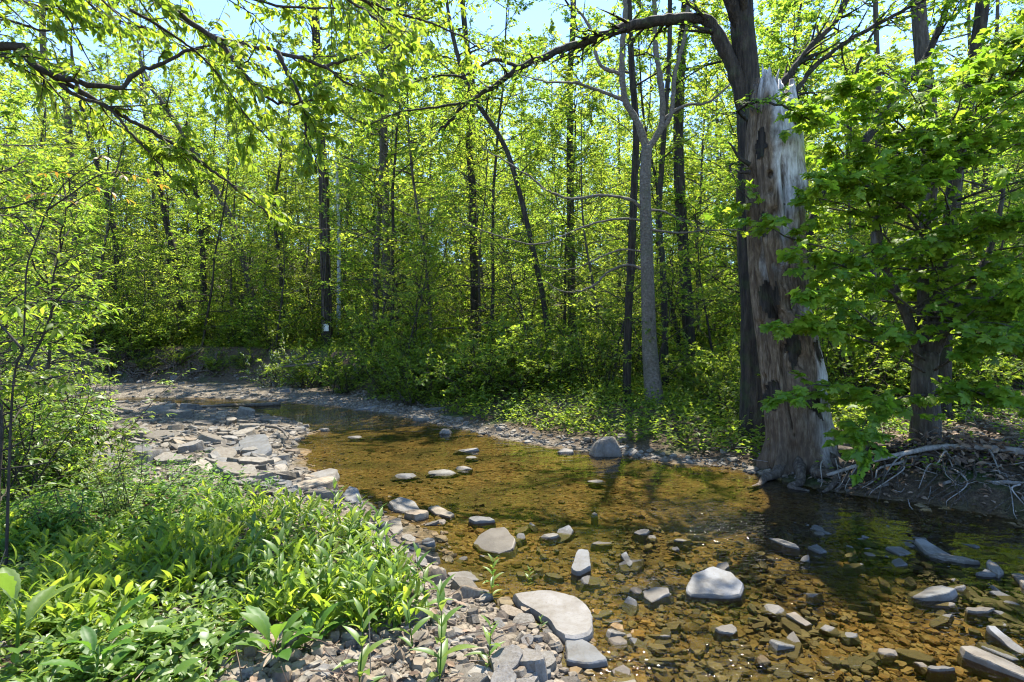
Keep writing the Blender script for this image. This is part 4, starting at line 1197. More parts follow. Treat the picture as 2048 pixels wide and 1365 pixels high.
# ------------------------------------------------------------------ stones one by one
SLAB = [(0, 1), (.4, 1.0), (.74, 1.0), (.95, .97), (1.0, .78), (1.02, .3), (1.08, -.5), (1.14, -1.8)]
BOUL = [(0, 1), (.28, .98), (.52, .88), (.72, .72), (.88, .46), (1.0, .12), (1.1, -.3), (1.16, -.9)]
def stone_mesh(poly, t, seed, prof, mat, tilt=(0, 0), rough=.5, n=44):
    """poly: outline (x, y) around the origin; t: height of the top."""
    rs = np.random.default_rng(seed)
    poly = np.asarray(poly, float)
    ang = np.linspace(0, 2 * PI, n, endpoint=False)
    rad = np.zeros(n)
    for k, a_ in enumerate(ang):
        d = np.array([math.cos(a_), math.sin(a_)])
        best = 0
        for p, q in zip(poly, np.roll(poly, -1, 0)):
            e_ = q - p
            den = d[0] * e_[1] - d[1] * e_[0]
            if abs(den) < 1e-12: continue
            s_ = (p[0] * e_[1] - p[1] * e_[0]) / den
            u = (p[0] * d[1] - p[1] * d[0]) / den
            if s_ > 0 and -1e-6 <= u <= 1 + 1e-6: best = max(best, s_)
        rad[k] = best
    rad = np.maximum(rad, .3 * rad.mean())
    sz = rad.mean()
    V, rings = [], []
    for pi_, (f, z) in enumerate(prof):
        if f == 0:
            V.append([[0, 0, z * t]]); continue
        w = np.stack([np.cos(ang) * 2 + seed, np.sin(ang) * 2, np.full(n, z * 1.5)], 1)
        r = rad * f * (1 + (.11 if prof is SLAB else .22) * rough * fbm(w * np.array([1.6, 1.6, 1.1]), 3) * (f > .3))
        x, y = r * np.cos(ang), r * np.sin(ang)
        nn = fbm(np.stack([x / sz * 1.7 + seed, y / sz * 1.7, 0 * x], 1), 3)
        if prof is SLAB: nn = .45 * nn + .55 * np.round(nn * 2.2) / 2.2     # slate breaks in layers
        zz = z * t + rough * (.34 if prof is SLAB else .42) * min(t, sz) * nn
        V.append(np.stack([x, y, zz], 1))
    b_ = Bag(); A_ = np.vstack(V)
    A_[:, 2] += A_[:, 0] * tilt[0] + A_[:, 1] * tilt[1]
    fs = [np.array([[0, 1 + k, 1 + (k + 1) % n] for k in range(n)])]
    m_ = len(prof) - 1
    q = []
    for r_ in range(m_ - 1):
        for k in range(n):
            a0 = 1 + r_ * n + k; a1 = 1 + r_ * n + (k + 1) % n
            q.append([a0, a0 + n, a1 + n, a1])
    fs.append(np.array(q))
    b_.add(A_, fs)
    me = b_.mesh('stone', M[mat], True)
    me.set_sharp_from_angle(angle=math.radians(24))
    return me

def hull_mesh(rx, ry, t, seed, mat):
    """A broken angular stone: the hull of a few points."""
    rs = np.random.default_rng(seed)
    n = 22
    a_ = rs.uniform(0, 2 * PI, n); z = rs.uniform(-1.1, 1, n)
    z[:6] = rs.uniform(.7, 1.0, 6)
    r = np.where(z > 0, (1 - np.abs(z) ** 2.6 * .55), 1 + .1 * -z) * rs.uniform(.8, 1.08, n)
    P = np.stack([np.cos(a_) * r * rx, np.sin(a_) * r * ry, z * t], 1)
    bm = bmesh.new()
    for p in P: bm.verts.new(p)
    bmesh.ops.convex_hull(bm, input=bm.verts[:])
    loose = [v for v in bm.verts if not v.link_faces]
    bmesh.ops.delete(bm, geom=loose, context='VERTS')
    bmesh.ops.bevel(bm, geom=bm.edges[:], offset=min(rx, ry, t) * .05, segments=1, affect='EDGES')
    me = bpy.data.meshes.new('stone'); bm.to_mesh(me); bm.free()
    me.materials.append(M[mat])
    return me

def rand_poly(rs, rx, ry, n=None, jag=.26):
    n = n or int(rs.integers(5, 8))
    a_ = np.sort(np.linspace(0, 2 * PI, n, endpoint=False) + rs.uniform(-.22, .22, n)) + rs.uniform(0, 1)
    r = 1 + rs.uniform(-jag, jag, n)
    return np.stack([np.cos(a_) * r * rx, np.sin(a_) * r * ry], 1)

def stone(label, shape, t, mat='stone_dry', prof='slab', name='stone', tilt=(0, 0), under=False, group=None):
    """shape: photo pixels of the outline, or a box (x0, y0, x1, y1) it fills."""
    seed = len(bpy.data.objects)
    rs = np.random.default_rng(seed)
    if len(shape) == 4 and not hasattr(shape[0], '__len__'):
        x0, y0, x1, y1 = shape
        c = onto([(x0 + x1) / 2], [y1 - (y1 - y0) * .3])[0]
        z0 = max(c[2], -.015) if not under else c[2]
        k = F / c[1]
        side = min(t * k, .62 * (y1 - y0))
        yb = y1 - side
        a_ = rand_poly(rs, (x1 - x0) / 2, (yb - y0) / 2)
        a_[:, 0] *= (x1 - x0) / np.ptp(a_[:, 0]); a_[:, 1] *= (yb - y0) / np.ptp(a_[:, 1])
        px = a_[:, 0] - (a_[:, 0].max() + a_[:, 0].min()) / 2 + (x0 + x1) / 2
        py = a_[:, 1] - (a_[:, 1].max() + a_[:, 1].min()) / 2 + (y0 + yb) / 2
    else:
        S_ = np.array(shape, float); px, py = S_[:, 0], S_[:, 1]
        c = onto([px.mean()], [py.mean()])[0]
        z0 = max(c[2], -.015) if not under else c[2]
    t = t * (.5 if prof == 'slab' else .45 if name != 'boulder' else .9)
    zt_ = z0 + t
    W = np.array([g0(x, y, zt_) for x, y in zip(px, py)])
    ctr = W.mean(0)
    if prof == 'boulder':                            # a rounded body shows its far outline above its own middle
        W = ctr + (W - ctr) * np.array([1, np.clip(np.ptp(W[:, 0]) * .8 / max(np.ptp(W[:, 1]), 1e-3), .25, 1)])
    if tilt == (0, 0): tilt = tuple(rs.normal(0, .10, 2))
    if prof == 'boulder' and name != 'boulder':
        W = W - ctr
        return link(name, hull_mesh(np.ptp(W[:, 0]) / 2, np.ptp(W[:, 1]) / 2 + .02, t, seed, mat), label=label, cat='stone', group=group, kind='thing', loc=(ctr[0], ctr[1], z0))
    me = stone_mesh(W - ctr, t, seed % 97, SLAB if prof == 'slab' else BOUL, mat, tilt)
    return link(name, me, label=label, cat='stone', group=group, kind='thing', loc=(ctr[0], ctr[1], z0))

# by the near shore and mid creek
stone('big pale slab with a curved edge, strewn with bits, at the bottom middle', [(1026, 1187), (1058, 1180), (1105, 1179), (1152, 1193), (1183, 1216), (1184, 1262), (1152, 1273), (1120, 1271), (1100, 1240), (1068, 1219), (1039, 1203)], .13, 'stone_pale', name='flat_slab', tilt=(.004, .01))
stone('pale blue-grey slab lying just below the big curved pale slab', [(1131, 1276), (1160, 1275), (1192, 1294), (1218, 1320), (1178, 1326), (1134, 1320)], .08, 'stone_blue', name='flat_slab', tilt=(.01, .01))
stone('tan slab under shallow water at the bottom edge, middle', [(1190, 1328), (1235, 1318), (1268, 1350), (1275, 1385), (1190, 1385)], .02, 'stone_tan', name='flat_slab', under=True)
stone('large angular blue-grey slab standing out of the riffle, lower right of the middle', [(1371, 1172), (1386, 1152), (1422, 1139), (1461, 1147), (1488, 1165), (1482, 1183), (1456, 1187), (1377, 1182)], .11, 'stone_blue', name='angular_slab', tilt=(0, .12))
stone('white-topped small slab left of the large angular slab', [(1285, 1180), (1310, 1174), (1336, 1177), (1340, 1187), (1304, 1203), (1290, 1194)], .05, 'stone_pale', name='flat_slab')
stone('smooth oval grey slab half in the water near the shore', [(945, 1082), (962, 1066), (984, 1058), (1010, 1059), (1030, 1080), (1026, 1096), (998, 1103), (960, 1095)], .07, 'stone_dry', name='oval_slab')
stone('upright grey block in the water right of the oval slab', [(1152, 1108), (1160, 1101), (1178, 1102), (1182, 1128), (1157, 1140), (1142, 1134)], .13, 'stone_blue', name='block', tilt=(0, .1))
stone('rounded dark granite boulder on the far shore right of the middle', (1178, 866, 1243, 908), .24, 'stone_dark', 'boulder', 'boulder')
stone('mossy dark stone tucked against the left of the granite boulder', (1158, 870, 1188, 897), .16, 'stone_dark', 'boulder', 'mossy_stone')
stone('blue-grey block lying in front of the granite boulder', (1203, 889, 1258, 908), .10, 'stone_blue', name='block')
stone('pale stone behind the right end of the granite boulder', (1232, 868, 1262, 890), .14, 'stone_dry', name='stone')
stone('white pointed stone in the water left of the granite boulder', (1112, 893, 1157, 918), .15, 'stone_pale', 'boulder', 'stone')
stone('bright white stone alone in mid creek', (1168, 958, 1211, 973), .06, 'stone_pale', 'boulder', 'stone')
stone('blue-grey stone in mid creek, left of a longer pale one', (783, 945, 842, 965), .10, 'stone_blue', 'boulder', 'stone')
stone('long pale stone in mid creek', (849, 937, 920, 959), .10, 'stone_dry', 'boulder', 'stone')
stone('grey stone touching the right end of the long pale stone', (905, 931, 944, 946), .10, 'stone_dry', 'boulder', 'stone')
stone('flat white stone upstream in mid creek', (906, 899, 957, 909), .05, 'stone_pale', name='flat_stone')
stone('small white stone just below the flat white mid-creek stone', (930, 911, 959, 922), .06, 'stone_pale', 'boulder', 'stone')
stone('large pale tan slab sloping into the water on the left shore', [(600, 958), (622, 946), (660, 942), (676, 946), (664, 966), (640, 975), (612, 968)], .12, 'stone_pale', name='slab', tilt=(.15, .1))
stone('blue-grey slab propped at the tip of the leafy left bank', [(681, 994), (700, 980), (716, 984), (731, 1008), (712, 1010)], .10, 'stone_blue', name='slab', tilt=(0, .2))
stone('wide flat grey slab at the bend of the near shore', [(778, 1008), (800, 1000), (830, 1003), (842, 1014), (820, 1020), (790, 1018)], .10, 'stone_dry', name='flat_slab')
stone('long tan stone pointing right at the near water edge', [(856, 1015), (875, 1011), (909, 1028), (900, 1033), (870, 1026)], .07, 'stone_tan', name='long_stone')
stone('tan block below the wide flat slab of the near shore', (809, 1018, 857, 1052), .13, 'stone_tan', name='block')
stone('small brown stone right of the tan shore block', (869, 1035, 896, 1060), .08, 'stone_tan', 'boulder', 'stone')
stone('small blue-white tilted stone on the near shore', (843, 1074, 870, 1101), .05, 'stone_blue', name='stone', tilt=(.2, 0))
stone('long grey slab lying diagonally along the leafy left bank', [(746, 1068), (760, 1064), (822, 1104), (815, 1112), (785, 1100)], .06, 'stone_dry', name='long_slab')
stone('pale slab beside the diagonal grey slab', [(776, 1040), (800, 1032), (806, 1056), (790, 1072), (778, 1060)], .07, 'stone_dry', name='slab')
stone('small blue stone left of the pale slab at the plant edge', (748, 1042, 772, 1066), .07, 'stone_blue', name='stone')
stone('grey-brown boulder at the near water edge by the lance-leaved plants', (848, 1126, 896, 1174), .13, 'stone_tan', 'boulder', 'boulder')
stone('pale half-submerged slab right of the near-shore boulder', [(895, 1150), (930, 1140), (974, 1141), (966, 1156), (930, 1163), (905, 1164)], .035, 'stone_pale', name='flat_slab')
stone('small pointed blue stone right of the oval slab', (1029, 1063, 1054, 1086), .09, 'stone_blue', 'boulder', 'stone')
stone('grey stone with a split top right of the pointed blue stone', (1080, 1063, 1127, 1088), .09, 'stone_dry', 'boulder', 'stone')
stone('thin grey slabs piled above the oval slab', (938, 1033, 992, 1056), .09, 'stone_blue', name='flat_stone')
stone('round brown stone in the gravel at the bottom middle', (1015, 1304, 1067, 1347), .10, 'stone_tan', 'boulder', 'round_stone')
stone('pale brown upright block left of the big curved slab', (1041, 1206, 1064, 1256), .10, 'stone_tan', name='block')
stone('thin tan stone standing right of the round brown stone', (1074, 1308, 1096, 1340), .07, 'stone_tan', name='stone')
stone('small dark blue stone pointing out of the water, mid creek', [(1241, 1110), (1252, 1106), (1266, 1126), (1258, 1132)], .05, 'stone_blue', name='stone')
stone('small brown stone in front of the blue upright one', (1254, 1172, 1284, 1198), .07, 'stone_tan', 'boulder', 'stone')
stone('dark wet stone at the head of the riffle', (1267, 1060, 1300, 1078), .06, 'stone_dark', name='stone')
stone('pale stone right of the dark wet riffle stone', (1294, 1068, 1315, 1087), .06, 'stone_dry', 'boulder', 'stone')
stone('small round dark stone at the riffle', (1341, 1091, 1362, 1109), .06, 'stone_dark', 'boulder', 'stone')
stone('pale stone under the lower water, right of the big slabs', (1430, 1246, 1475, 1283), .05, 'stone_pale', name='stone')
stone('tan and white pair of stones beside the lower amber pool', (1215, 1266, 1256, 1312), .06, 'stone_tan', 'boulder', 'stone')
stone('amber rounded stone under water at the bottom right', (1507, 1308, 1541, 1338), .07, 'stone_bed', 'boulder', 'round_stone')
stone('round dark stone upstream near the gravel bar', (638, 853, 660, 868), .16, 'stone_dark', 'boulder', 'round_stone')
stone('low dark stone in upstream shallows', (690, 870, 727, 881), .08, 'stone_dark', 'boulder', 'stone')
stone('white stones heaped at the upstream riffle', (872, 853, 905, 881), .22, 'stone_pale', 'boulder', 'stone')
stone('grey slab at the upstream far shore', (826, 830, 861, 847), .16, 'stone_dry', name='block')
stone('long flat grey-green slab on the upstream far shore', (838, 814, 902, 825), .08, 'stone_blue', name='flat_slab')
stone('blue-grey flat slab at the upstream water line', (696, 815, 760, 824), .08, 'stone_blue', name='flat_slab')
# right-hand stone strip
stone('wide blue slab standing out of the right-hand water', [(1816, 1174), (1840, 1167), (1885, 1170), (1912, 1186), (1900, 1196), (1850, 1198), (1826, 1192)], .06, 'stone_blue', name='flat_slab')
stone('long grey-green slab slanting through the right stone strip', [(1828, 1082), (1846, 1079), (1916, 1112), (1892, 1119), (1850, 1104)], .07, 'stone_dry', name='long_slab', tilt=(-.1, .1))
stone('thin long blue slab at the left end of the right stone strip', [(1534, 1074), (1560, 1075), (1592, 1088), (1600, 1098), (1570, 1091)], .05, 'stone_blue', name='long_slab')
stone('blue slab right of the thin long blue one', [(1616, 1094), (1634, 1086), (1654, 1102), (1640, 1105)], .06, 'stone_blue', name='slab')
stone('small pale blue slab below the two blue slabs', (1599, 1112, 1619, 1134), .05, 'stone_blue', name='slab', tilt=(.2, 0))
stone('round pale stone above the blue slab pair', (1625, 1061, 1651, 1077), .07, 'stone_dry', 'boulder', 'stone')
stone('large grey slab in the bottom right corner', [(1920, 1294), (1945, 1288), (1992, 1304), (2055, 1330), (2060, 1358), (1988, 1332), (1928, 1308)], .07, 'stone_dry', name='slab')
stone('thin blue slab on edge above the bottom right corner slab', [(1970, 1256), (1988, 1257), (2050, 1296), (2048, 1306), (2020, 1292)], .06, 'stone_blue', name='long_slab')
stone('pale rugged stone below the angular slab', (1528, 1204, 1570, 1243), .07, 'stone_pale', 'boulder', 'stone')
stone('brown-grey long stone right of the pale rugged stone', [(1570, 1228), (1590, 1226), (1624, 1246), (1612, 1250)], .05, 'stone_tan', name='long_stone')
stone('pale round-edged stone in the lower right water', (1639, 1249, 1678, 1272), .06, 'stone_pale', 'boulder', 'stone')
stone('grey-blue low stone right of the pale round-edged one', (1679, 1264, 1728, 1288), .05, 'stone_blue', 'boulder', 'stone')
stone('smooth tan egg-shaped stone in the lower right water', (1748, 1295, 1796, 1324), .06, 'stone_tan', 'boulder', 'round_stone')
stone('small tan stone right of and below the egg-shaped one', (1830, 1322, 1856, 1346), .05, 'stone_tan', 'boulder', 'stone')
stone('blue stone at the bottom edge on the right', (1853, 1330, 1911, 1356), .05, 'stone_blue', name='stone')
stone('grey slanting slab left of the mossy stone on the right', (1930, 1214, 1990, 1238), .06, 'stone_dry', name='slab')
stone('blue-grey block in the right stone strip near the edge', (1950, 1140, 2000, 1164), .07, 'stone_blue', name='block')
stone('grey slab at the right edge above the block', [(2018, 1138), (2040, 1140), (2070, 1170), (2050, 1176)], .07, 'stone_dry', name='slab')
stone('small pale stone in the middle of the right strip', (1725, 1104, 1752, 1124), .05, 'stone_tan', 'boulder', 'stone')
stone('thin blue stone left of the long grey-green slab', [(1770, 1096), (1800, 1093), (1828, 1106), (1800, 1110)], .05, 'stone_blue', name='flat_stone')
stone('blue chip below the long grey-green slab', [(1775, 1120), (1800, 1117), (1815, 1130), (1790, 1133)], .04, 'stone_blue', name='flat_stone')
# gravel bar
stone('dark grey slab tilted up at the water side of the gravel bar', [(475, 884), (500, 878), (532, 880), (545, 894), (520, 900), (484, 899)], .22, 'stone_blue', name='slab', tilt=(.1, .25))
stone('upright grey stone standing on the gravel bar', (317, 803, 341, 834), .42, 'stone_dark', 'boulder', 'standing_stone')
stone('white block left of the dark tilted slab on the bar', (442, 870, 476, 890), .14, 'stone_pale', name='block')
stone('tan slab at the water edge of the gravel bar', (566, 898, 600, 912), .10, 'stone_tan', name='flat_slab')
stone('pale flat slab below the dark tilted slab', (536, 908, 580, 926), .10, 'stone_dry', name='flat_slab')
stone('grey-green flat slab at the bar corner above the bank plants', (420, 915, 470, 940), .10, 'stone_blue', name='flat_slab')
stone('brown block on the bar corner above the bank plants', (452, 944, 502, 976), .14, 'stone_tan', name='block')
stone('blue-grey slab by the tan sloping slab', (566, 976, 604, 998), .10, 'stone_blue', name='flat_slab')
stone('wide grey slab under the tan sloping slab', (606, 978, 676, 1004), .10, 'stone_dry', name='flat_slab')
stone('white slab between bank plants and sloping tan slab', (512, 946, 560, 968), .10, 'stone_dry', name='flat_slab')
stone('pale flat rock half hidden among the left bank plants', (388, 1142, 428, 1170), .08, 'stone_dry', name='flat_slab')

# loose stones in bulk
def proto_stone(rs, flat):
    n = int(rs.integers(6, 9))
    p = rand_poly(rs, .5, .5 * rs.uniform(.55, .95), n, .2)
    tz = rs.uniform(.10, .2) if flat else rs.uniform(.22, .36)
    j1 = rs.uniform(.72, .9, (n, 1)); 
    top = np.c_[p * j1, tz * (1 + rs.uniform(-.25, .25, n))]
    mid = np.c_[p, tz * rs.uniform(.1, .5, n)]
    bot = np.c_[p * .8, np.full(n, -tz)]
    V = np.vstack([top, mid, bot])
    q = []
    for r_ in (0, 1):
        for k in range(n): q.append([r_ * n + k, (r_ + 1) * n + k, (r_ + 1) * n + (k + 1) % n, r_ * n + (k + 1) % n])
    fan = [[0, k, k + 1] for k in range(1, n - 1)]
    return V, [np.array(q), np.array(fan)]
_prs = np.random.default_rng(77)
FLATP = [proto_stone(_prs, True) for _ in range(8)]
ROUNDP = [proto_stone(_prs, False) for _ in range(8)]
def stones_bulk(name, label, P, S, mat, flat, tilt=.12, sink=.15, zmin=None):
    b_ = Bag(); pr = FLATP if flat else ROUNDP
    which = rng.integers(0, 8, len(P))
    for w in range(8):
        m_ = which == w; n = m_.sum()
        if not n: continue
        V, Fc = pr[w]
        X = np.stack([np.cos(a0 := rng.uniform(0, 2 * PI, n)), np.sin(a0), rng.normal(0, tilt, n)], 1)
        N = np.stack([rng.normal(0, tilt, n), rng.normal(0, tilt, n), np.ones(n)], 1)
        X, Y_, Z = frames(X, N)
        s_ = S[m_][:, None, None]
        Vv = P[m_][:, None] + s_ * (V[None, :, 0:1] * X[:, None] + V[None, :, 1:2] * Y_[:, None] + V[None, :, 2:3] * Z[:, None])
        Vv[..., 2] += (S[m_] * .02)[:, None]
        off = (np.arange(n) * len(V))[:, None, None]
        b_.add(Vv.reshape(-1, 3), [(f[None] + off).reshape(-1, f.shape[1]) for f in Fc])
    return link(name, b_.mesh(name, M[mat]), label=label, kind='stuff')

def px_sample(poly, n):
    poly = np.array(poly, float); lo, hi = poly.min(0), poly.max(0)
    out = np.zeros((0, 2))
    while len(out) < n:
        q = rng.uniform(lo, hi, (n * 2, 2)); out = np.vstack([out, q[inside(q, poly)]])
    return out[:n]
def seen(poly, n, wetok=None):
    q = px_sample(poly, n); P = onto(q[:, 0], q[:, 1])
    h_, w_, df, dn, fr_ = terrain(P[:, 0], P[:, 1], True)
    k = np.ones(len(P), bool) if wetok is None else (w_ == wetok)
    return P[k], df[k], dn[k], fr_[k]

BARP = [(60, 766), (300, 752), (480, 760), (640, 785), (600, 840), (620, 870), (590, 900), (590, 940), (680, 985), (560, 1000), (430, 960), (300, 930), (60, 900)]
# single flat stones of the bar: the largest ones
FM = []
for k in range(7):
    rs = np.random.default_rng(800 + k)
    FM.append(stone_mesh(rand_poly(rs, .5, .5 * rs.uniform(.55, .9)), .11 if k < 5 else .2, 30 + k, SLAB, ['stone_dry', 'stone_dry', 'stone_blue', 'stone_tan', 'stone_dry', 'stone_dry', 'stone_pale'][k], n=20))
P, df, dn, fr_ = seen(BARP, 215, False)
for p in P:
    k = int(rng.integers(7)); s_ = float(np.clip(rng.lognormal(-1.55, .45), .11, .55))
    o = link('flat_stone', FM[k], label='flat grey or tan stone among many alike on the dry gravel bar', cat='stone', group='flat stones of the gravel bar', loc=(p[0], p[1], p[2] + .02))
    o.rotation_euler = (rng.normal(0, .16), rng.normal(0, .16), rng.uniform(0, 6.28)); o.scale = (s_, s_, s_ * rng.uniform(.8, 1.3))
P, df, dn, fr_ = seen([(560, 965), (640, 975), (760, 1020), (860, 1110), (960, 1190), (1100, 1270), (1190, 1340), (1200, 1400), (930, 1400), (960, 1300), (840, 1130), (700, 1030)], 90, False)
for p in P:
    k = int(rng.integers(7)); s_ = float(np.clip(rng.lognormal(-2.35, .4), .06, .22))
    o = link('shore_stone', FM[k], label='loose stone among many alike on the near gravel shore', cat='stone', group='loose stones of the near shore', loc=(p[0], p[1], p[2] + .01))
    o.rotation_euler = (rng.normal(0, .25), rng.normal(0, .25), rng.uniform(0, 6.28)); o.scale = (s_, s_, s_ * rng.uniform(1, 2))
P, df, dn, fr_ = seen([(1500, 1065), (1640, 1060), (1760, 1080), (1930, 1100), (2060, 1120), (2060, 1300), (1960, 1230), (1850, 1140), (1650, 1120)], 80, True)
for p in P:
    k = int(rng.integers(7)); s_ = float(np.clip(rng.lognormal(-2.3, .4), .06, .24))
    o = link('wet_stone', FM[[2, 2, 0, 4, 2, 5, 2][k]], label='small slaty stone among many alike in the right-hand stone strip', cat='stone', group='slaty stones of the right strip', loc=(p[0], p[1], max(p[2], -.03)))
    o.rotation_euler = (rng.normal(0, .22), rng.normal(0, .22), rng.uniform(.9, 2.6)); o.scale = (s_ * 1.3, s_ * .7, s_ * 1.2)

P, df, dn, fr_ = seen([(-300, 746), (420, 746), (620, 770), (880, 802), (900, 828), (620, 850), (600, 940), (700, 990), (560, 1010), (430, 975), (-300, 960)], 8500, False)
stones_bulk('gravel', 'loose flat gravel of the dry bar on the left', P, np.clip(rng.lognormal(-2.75, .62, len(P)), .02, .32), 'stone_dry', True, .25)
P, df, dn, fr_ = seen([(540, 955), (700, 985), (860, 1090), (960, 1170), (1120, 1250), (1240, 1380), (1280, 1700), (200, 1700), (480, 1280), (700, 1230), (840, 1130), (700, 1030)], 5200, False)
stones_bulk('pebbles', 'tan and grey pebbles of the near shore', P, np.clip(rng.lognormal(-3.35, .45, len(P)), .012, .11), 'stone_tan', False, .3)
P, df, dn, fr_ = seen([(100, 1000), (700, 1000), (900, 1180), (1000, 1300), (900, 1500), (-300, 1500)], 1500, False)
stones_bulk('scree', 'stones showing between the plants of the left bank', P, np.clip(rng.lognormal(-2.9, .5, len(P)), .02, .2), 'stone_dry', True, .25)
P, df, dn, fr_ = seen([(560, 775), (1000, 790), (1300, 850), (1560, 920), (1650, 965), (1500, 950), (1200, 905), (960, 875), (800, 850), (560, 808)], 3200, False)
k = fr_ & (df < np.interp(P[:, 0], [-6, -1, 2, 4], [1.6, .6, .3, .2]) * rng.uniform(.2, 1.3, len(P)))
stones_bulk('shingle', 'grey shingle along the far water edge', P[k], np.clip(rng.lognormal(-2.75, .5, k.sum()), .03, .22), 'stone_dry', True, .25)
P, df, dn, fr_ = seen([(200, 800), (700, 812), (1100, 880), (1500, 930), (2100, 1030), (2300, 1500), (1000, 1600), (1000, 1190), (640, 970), (590, 900), (300, 810)], 9000, True)
stones_bulk('bed_stones', 'amber stones of the creek bed under clear water', P, np.clip(rng.lognormal(-3.1, .42, len(P)), .02, .14), 'stone_bed', True, .2)
P, df, dn, fr_ = seen([(1480, 1060), (1650, 1055), (1960, 1085), (2300, 1110), (2300, 1340), (1960, 1260), (1820, 1160), (1600, 1130)], 900, True)
P[:, 2] = np.maximum(P[:, 2], -.035)
stones_bulk('slate_chips', 'slate chips breaking the surface on the right', P, np.clip(rng.lognormal(-2.95, .4, len(P)), .03, .14), 'stone_blue', True, .25)
P, df, dn, fr_ = seen([(1240, 1040), (1480, 1100), (1700, 1250), (1760, 1420), (1180, 1420), (1240, 1250), (1180, 1150)], 420, True)
P[:, 2] = np.maximum(P[:, 2], -.04)
stones_bulk('riffle_stones', 'stones breaking the surface in the riffle', P, np.clip(rng.lognormal(-2.9, .4, len(P)), .03, .13), 'stone_tan', True, .25)

# ------------------------------------------------------------------ plants of the left bank
herb_leaf = leaf_mesh('leaf', 'lance', M['leaf_herb'])
ov_leaf = leaf_mesh('leaf', 'ovate', M['leaf_herb'])
el_leaf = leaf_mesh('leaf', 'elliptic', M['leaf_herb'])
ed_leaf = leaf_mesh('leaf', 'elliptic', M['leaf_dark'])
dk_leaf = leaf_mesh('leaf', 'ovate', M['leaf_dark'])
def lance_proto(seed, Ht, npair, size):
    rs = np.random.default_rng(seed)
    st = grow(rs, (0, 0, -.05), (rs.normal(0, .2), rs.normal(0, .2), 1), Ht, 8, .06, .05)
    b_ = Bag(); tube(b_, st, np.linspace(.0045, .002, 9), 5)
    P, D, N, S = [], [], [], []
    for q in range(npair):
        t_ = .18 + .8 * q / (npair - 1); u = t_ * 8; k = min(int(u), 7); p = st[k] * (1 - (u - k)) + st[k + 1] * (u - k)
        for s_ in (0, 1):
            az = q * 1.7 + s_ * PI + rs.normal(0, .25); up = .45 + .9 * t_ ** 2 + rs.normal(0, .15)
            d = nrm(np.array([math.cos(az), math.sin(az), up]))
            P.append(p); D.append(d); N.append(nrm(np.array([-math.cos(az) * up, -math.sin(az) * up, 1]) + rs.normal(0, .12, 3))); S.append(size * (1.05 - .45 * abs(t_ - .45) - .2 * t_) * rs.uniform(.85, 1.15))
    return b_.mesh('stem', M['leaf_dark'], True), np.array(P), np.array(D), np.array(N), np.array(S)
LP = [lance_proto(900 + k, [.36, .30, .42, .26][k], [6, 5, 6, 4][k], [.165, .15, .175, .14][k]) for k in range(4)]
def put(nm, label, cat, group, stem, P, D, N, S, leafm, loc, rz, sc):
    r = link(nm, None, label=label, cat=cat, group=group, loc=loc, rz=rz); r.scale = (float(sc),) * 3
    link('stem', stem, r)
    leaf_objs(leafm, 'leaf', r, P, D, N, S)
    return r
LANCEP = [(590, 1010), (670, 1010), (750, 1075), (800, 1120), (790, 1160), (850, 1190), (880, 1250), (860, 1290), (780, 1260), (640, 1225), (520, 1235), (480, 1150), (540, 1080)]
for P_, n_ in ((px_sample(LANCEP, 62), 62),):
    G = onto(P_[:, 0], P_[:, 1] + 25)
    for k, g in enumerate(G):
        stem, P, D, N, S = LP[k % 4]
        put('lance_leaved_plant', 'upright plant with paired lance-shaped leaves, one of the bright stand on the left bank', 'plant', 'lance-leaved plants of the left bank', stem, P, D, N, S, herb_leaf, g, rng.uniform(0, 6.28), rng.uniform(.7, 1.1))
for (px, py, k, sc, lb) in [(985, 1195, 0, .75, 'lone lance-leaved plant beside the water left of the curved pale slab'), (1055, 1170, 3, .5, 'tiny seedling at the upper left of the curved pale slab'), (880, 1365, 2, 1.1, 'tall lance-leaved plant at the bottom edge on the gravel'), (975, 1330, 1, .8, 'lance-leaved plant on open gravel near the round brown stone'), (720, 1395, 0, 1.1, 'lance-leaved plant cut off by the bottom edge'), (1085, 1258, 3, .35, 'tiny green tuft below the left end of the curved pale slab')]:
    stem, P, D, N, S = LP[k]
    put('lance_leaved_plant', lb, 'plant', None, stem, P, D, N, S, herb_leaf, onto(px, py)[0], rng.uniform(0, 6.28), sc)
# big-leaved plant at the lower left corner
def rosette(seed, n, size, up, stemh):
    rs = np.random.default_rng(seed)
    b_ = Bag(); P, D, N, S = [], [], [], []
    st = grow(rs, (0, 0, -.05), (.1, 0, 1), stemh, 6, .05, .05); tube(b_, st, np.linspace(.011, .005, 7), 7)
    for q in range(n):
        az = q * 2.4 + rs.normal(0, .2); t_ = q / n
        d = np.array([math.cos(az), math.sin(az), up * (.5 + t_)])
        p0 = st[min(int(1 + t_ * 6), 6)]; p1 = p0 + nrm(d) * size * .3
        tube(b_, np.array([p0, (p0 + p1) / 2 + [0, 0, .01], p1]), [.005, .004, .003], 5)
        P.append(p1); D.append(nrm(d)); N.append(nrm(np.array([-math.cos(az) * up, -math.sin(az) * up, 1.]))); S.append(size * rs.uniform(.75, 1.15))
    return b_.mesh('stem', M['leaf_herb'], True), np.array(P), np.array(D), np.array(N), np.array(S)
R1 = rosette(41, 8, .26, .95, .36); R2 = rosette(42, 11, .20, 1.0, .10); R3 = rosette(43, 8, .13, .4, .16)
put('big_leaved_plant', 'plant with very large toothed pale green leaves in the lower left corner', 'plant', None, *R1, el_leaf, onto(30, 1350)[0], .7, 1.0)
put('broad_leaved_clump', 'dark green clump of broad upright leaves at the bottom left of the middle', 'plant', None, *R2, ed_leaf, onto(545, 1315)[0], .3, 1.0)
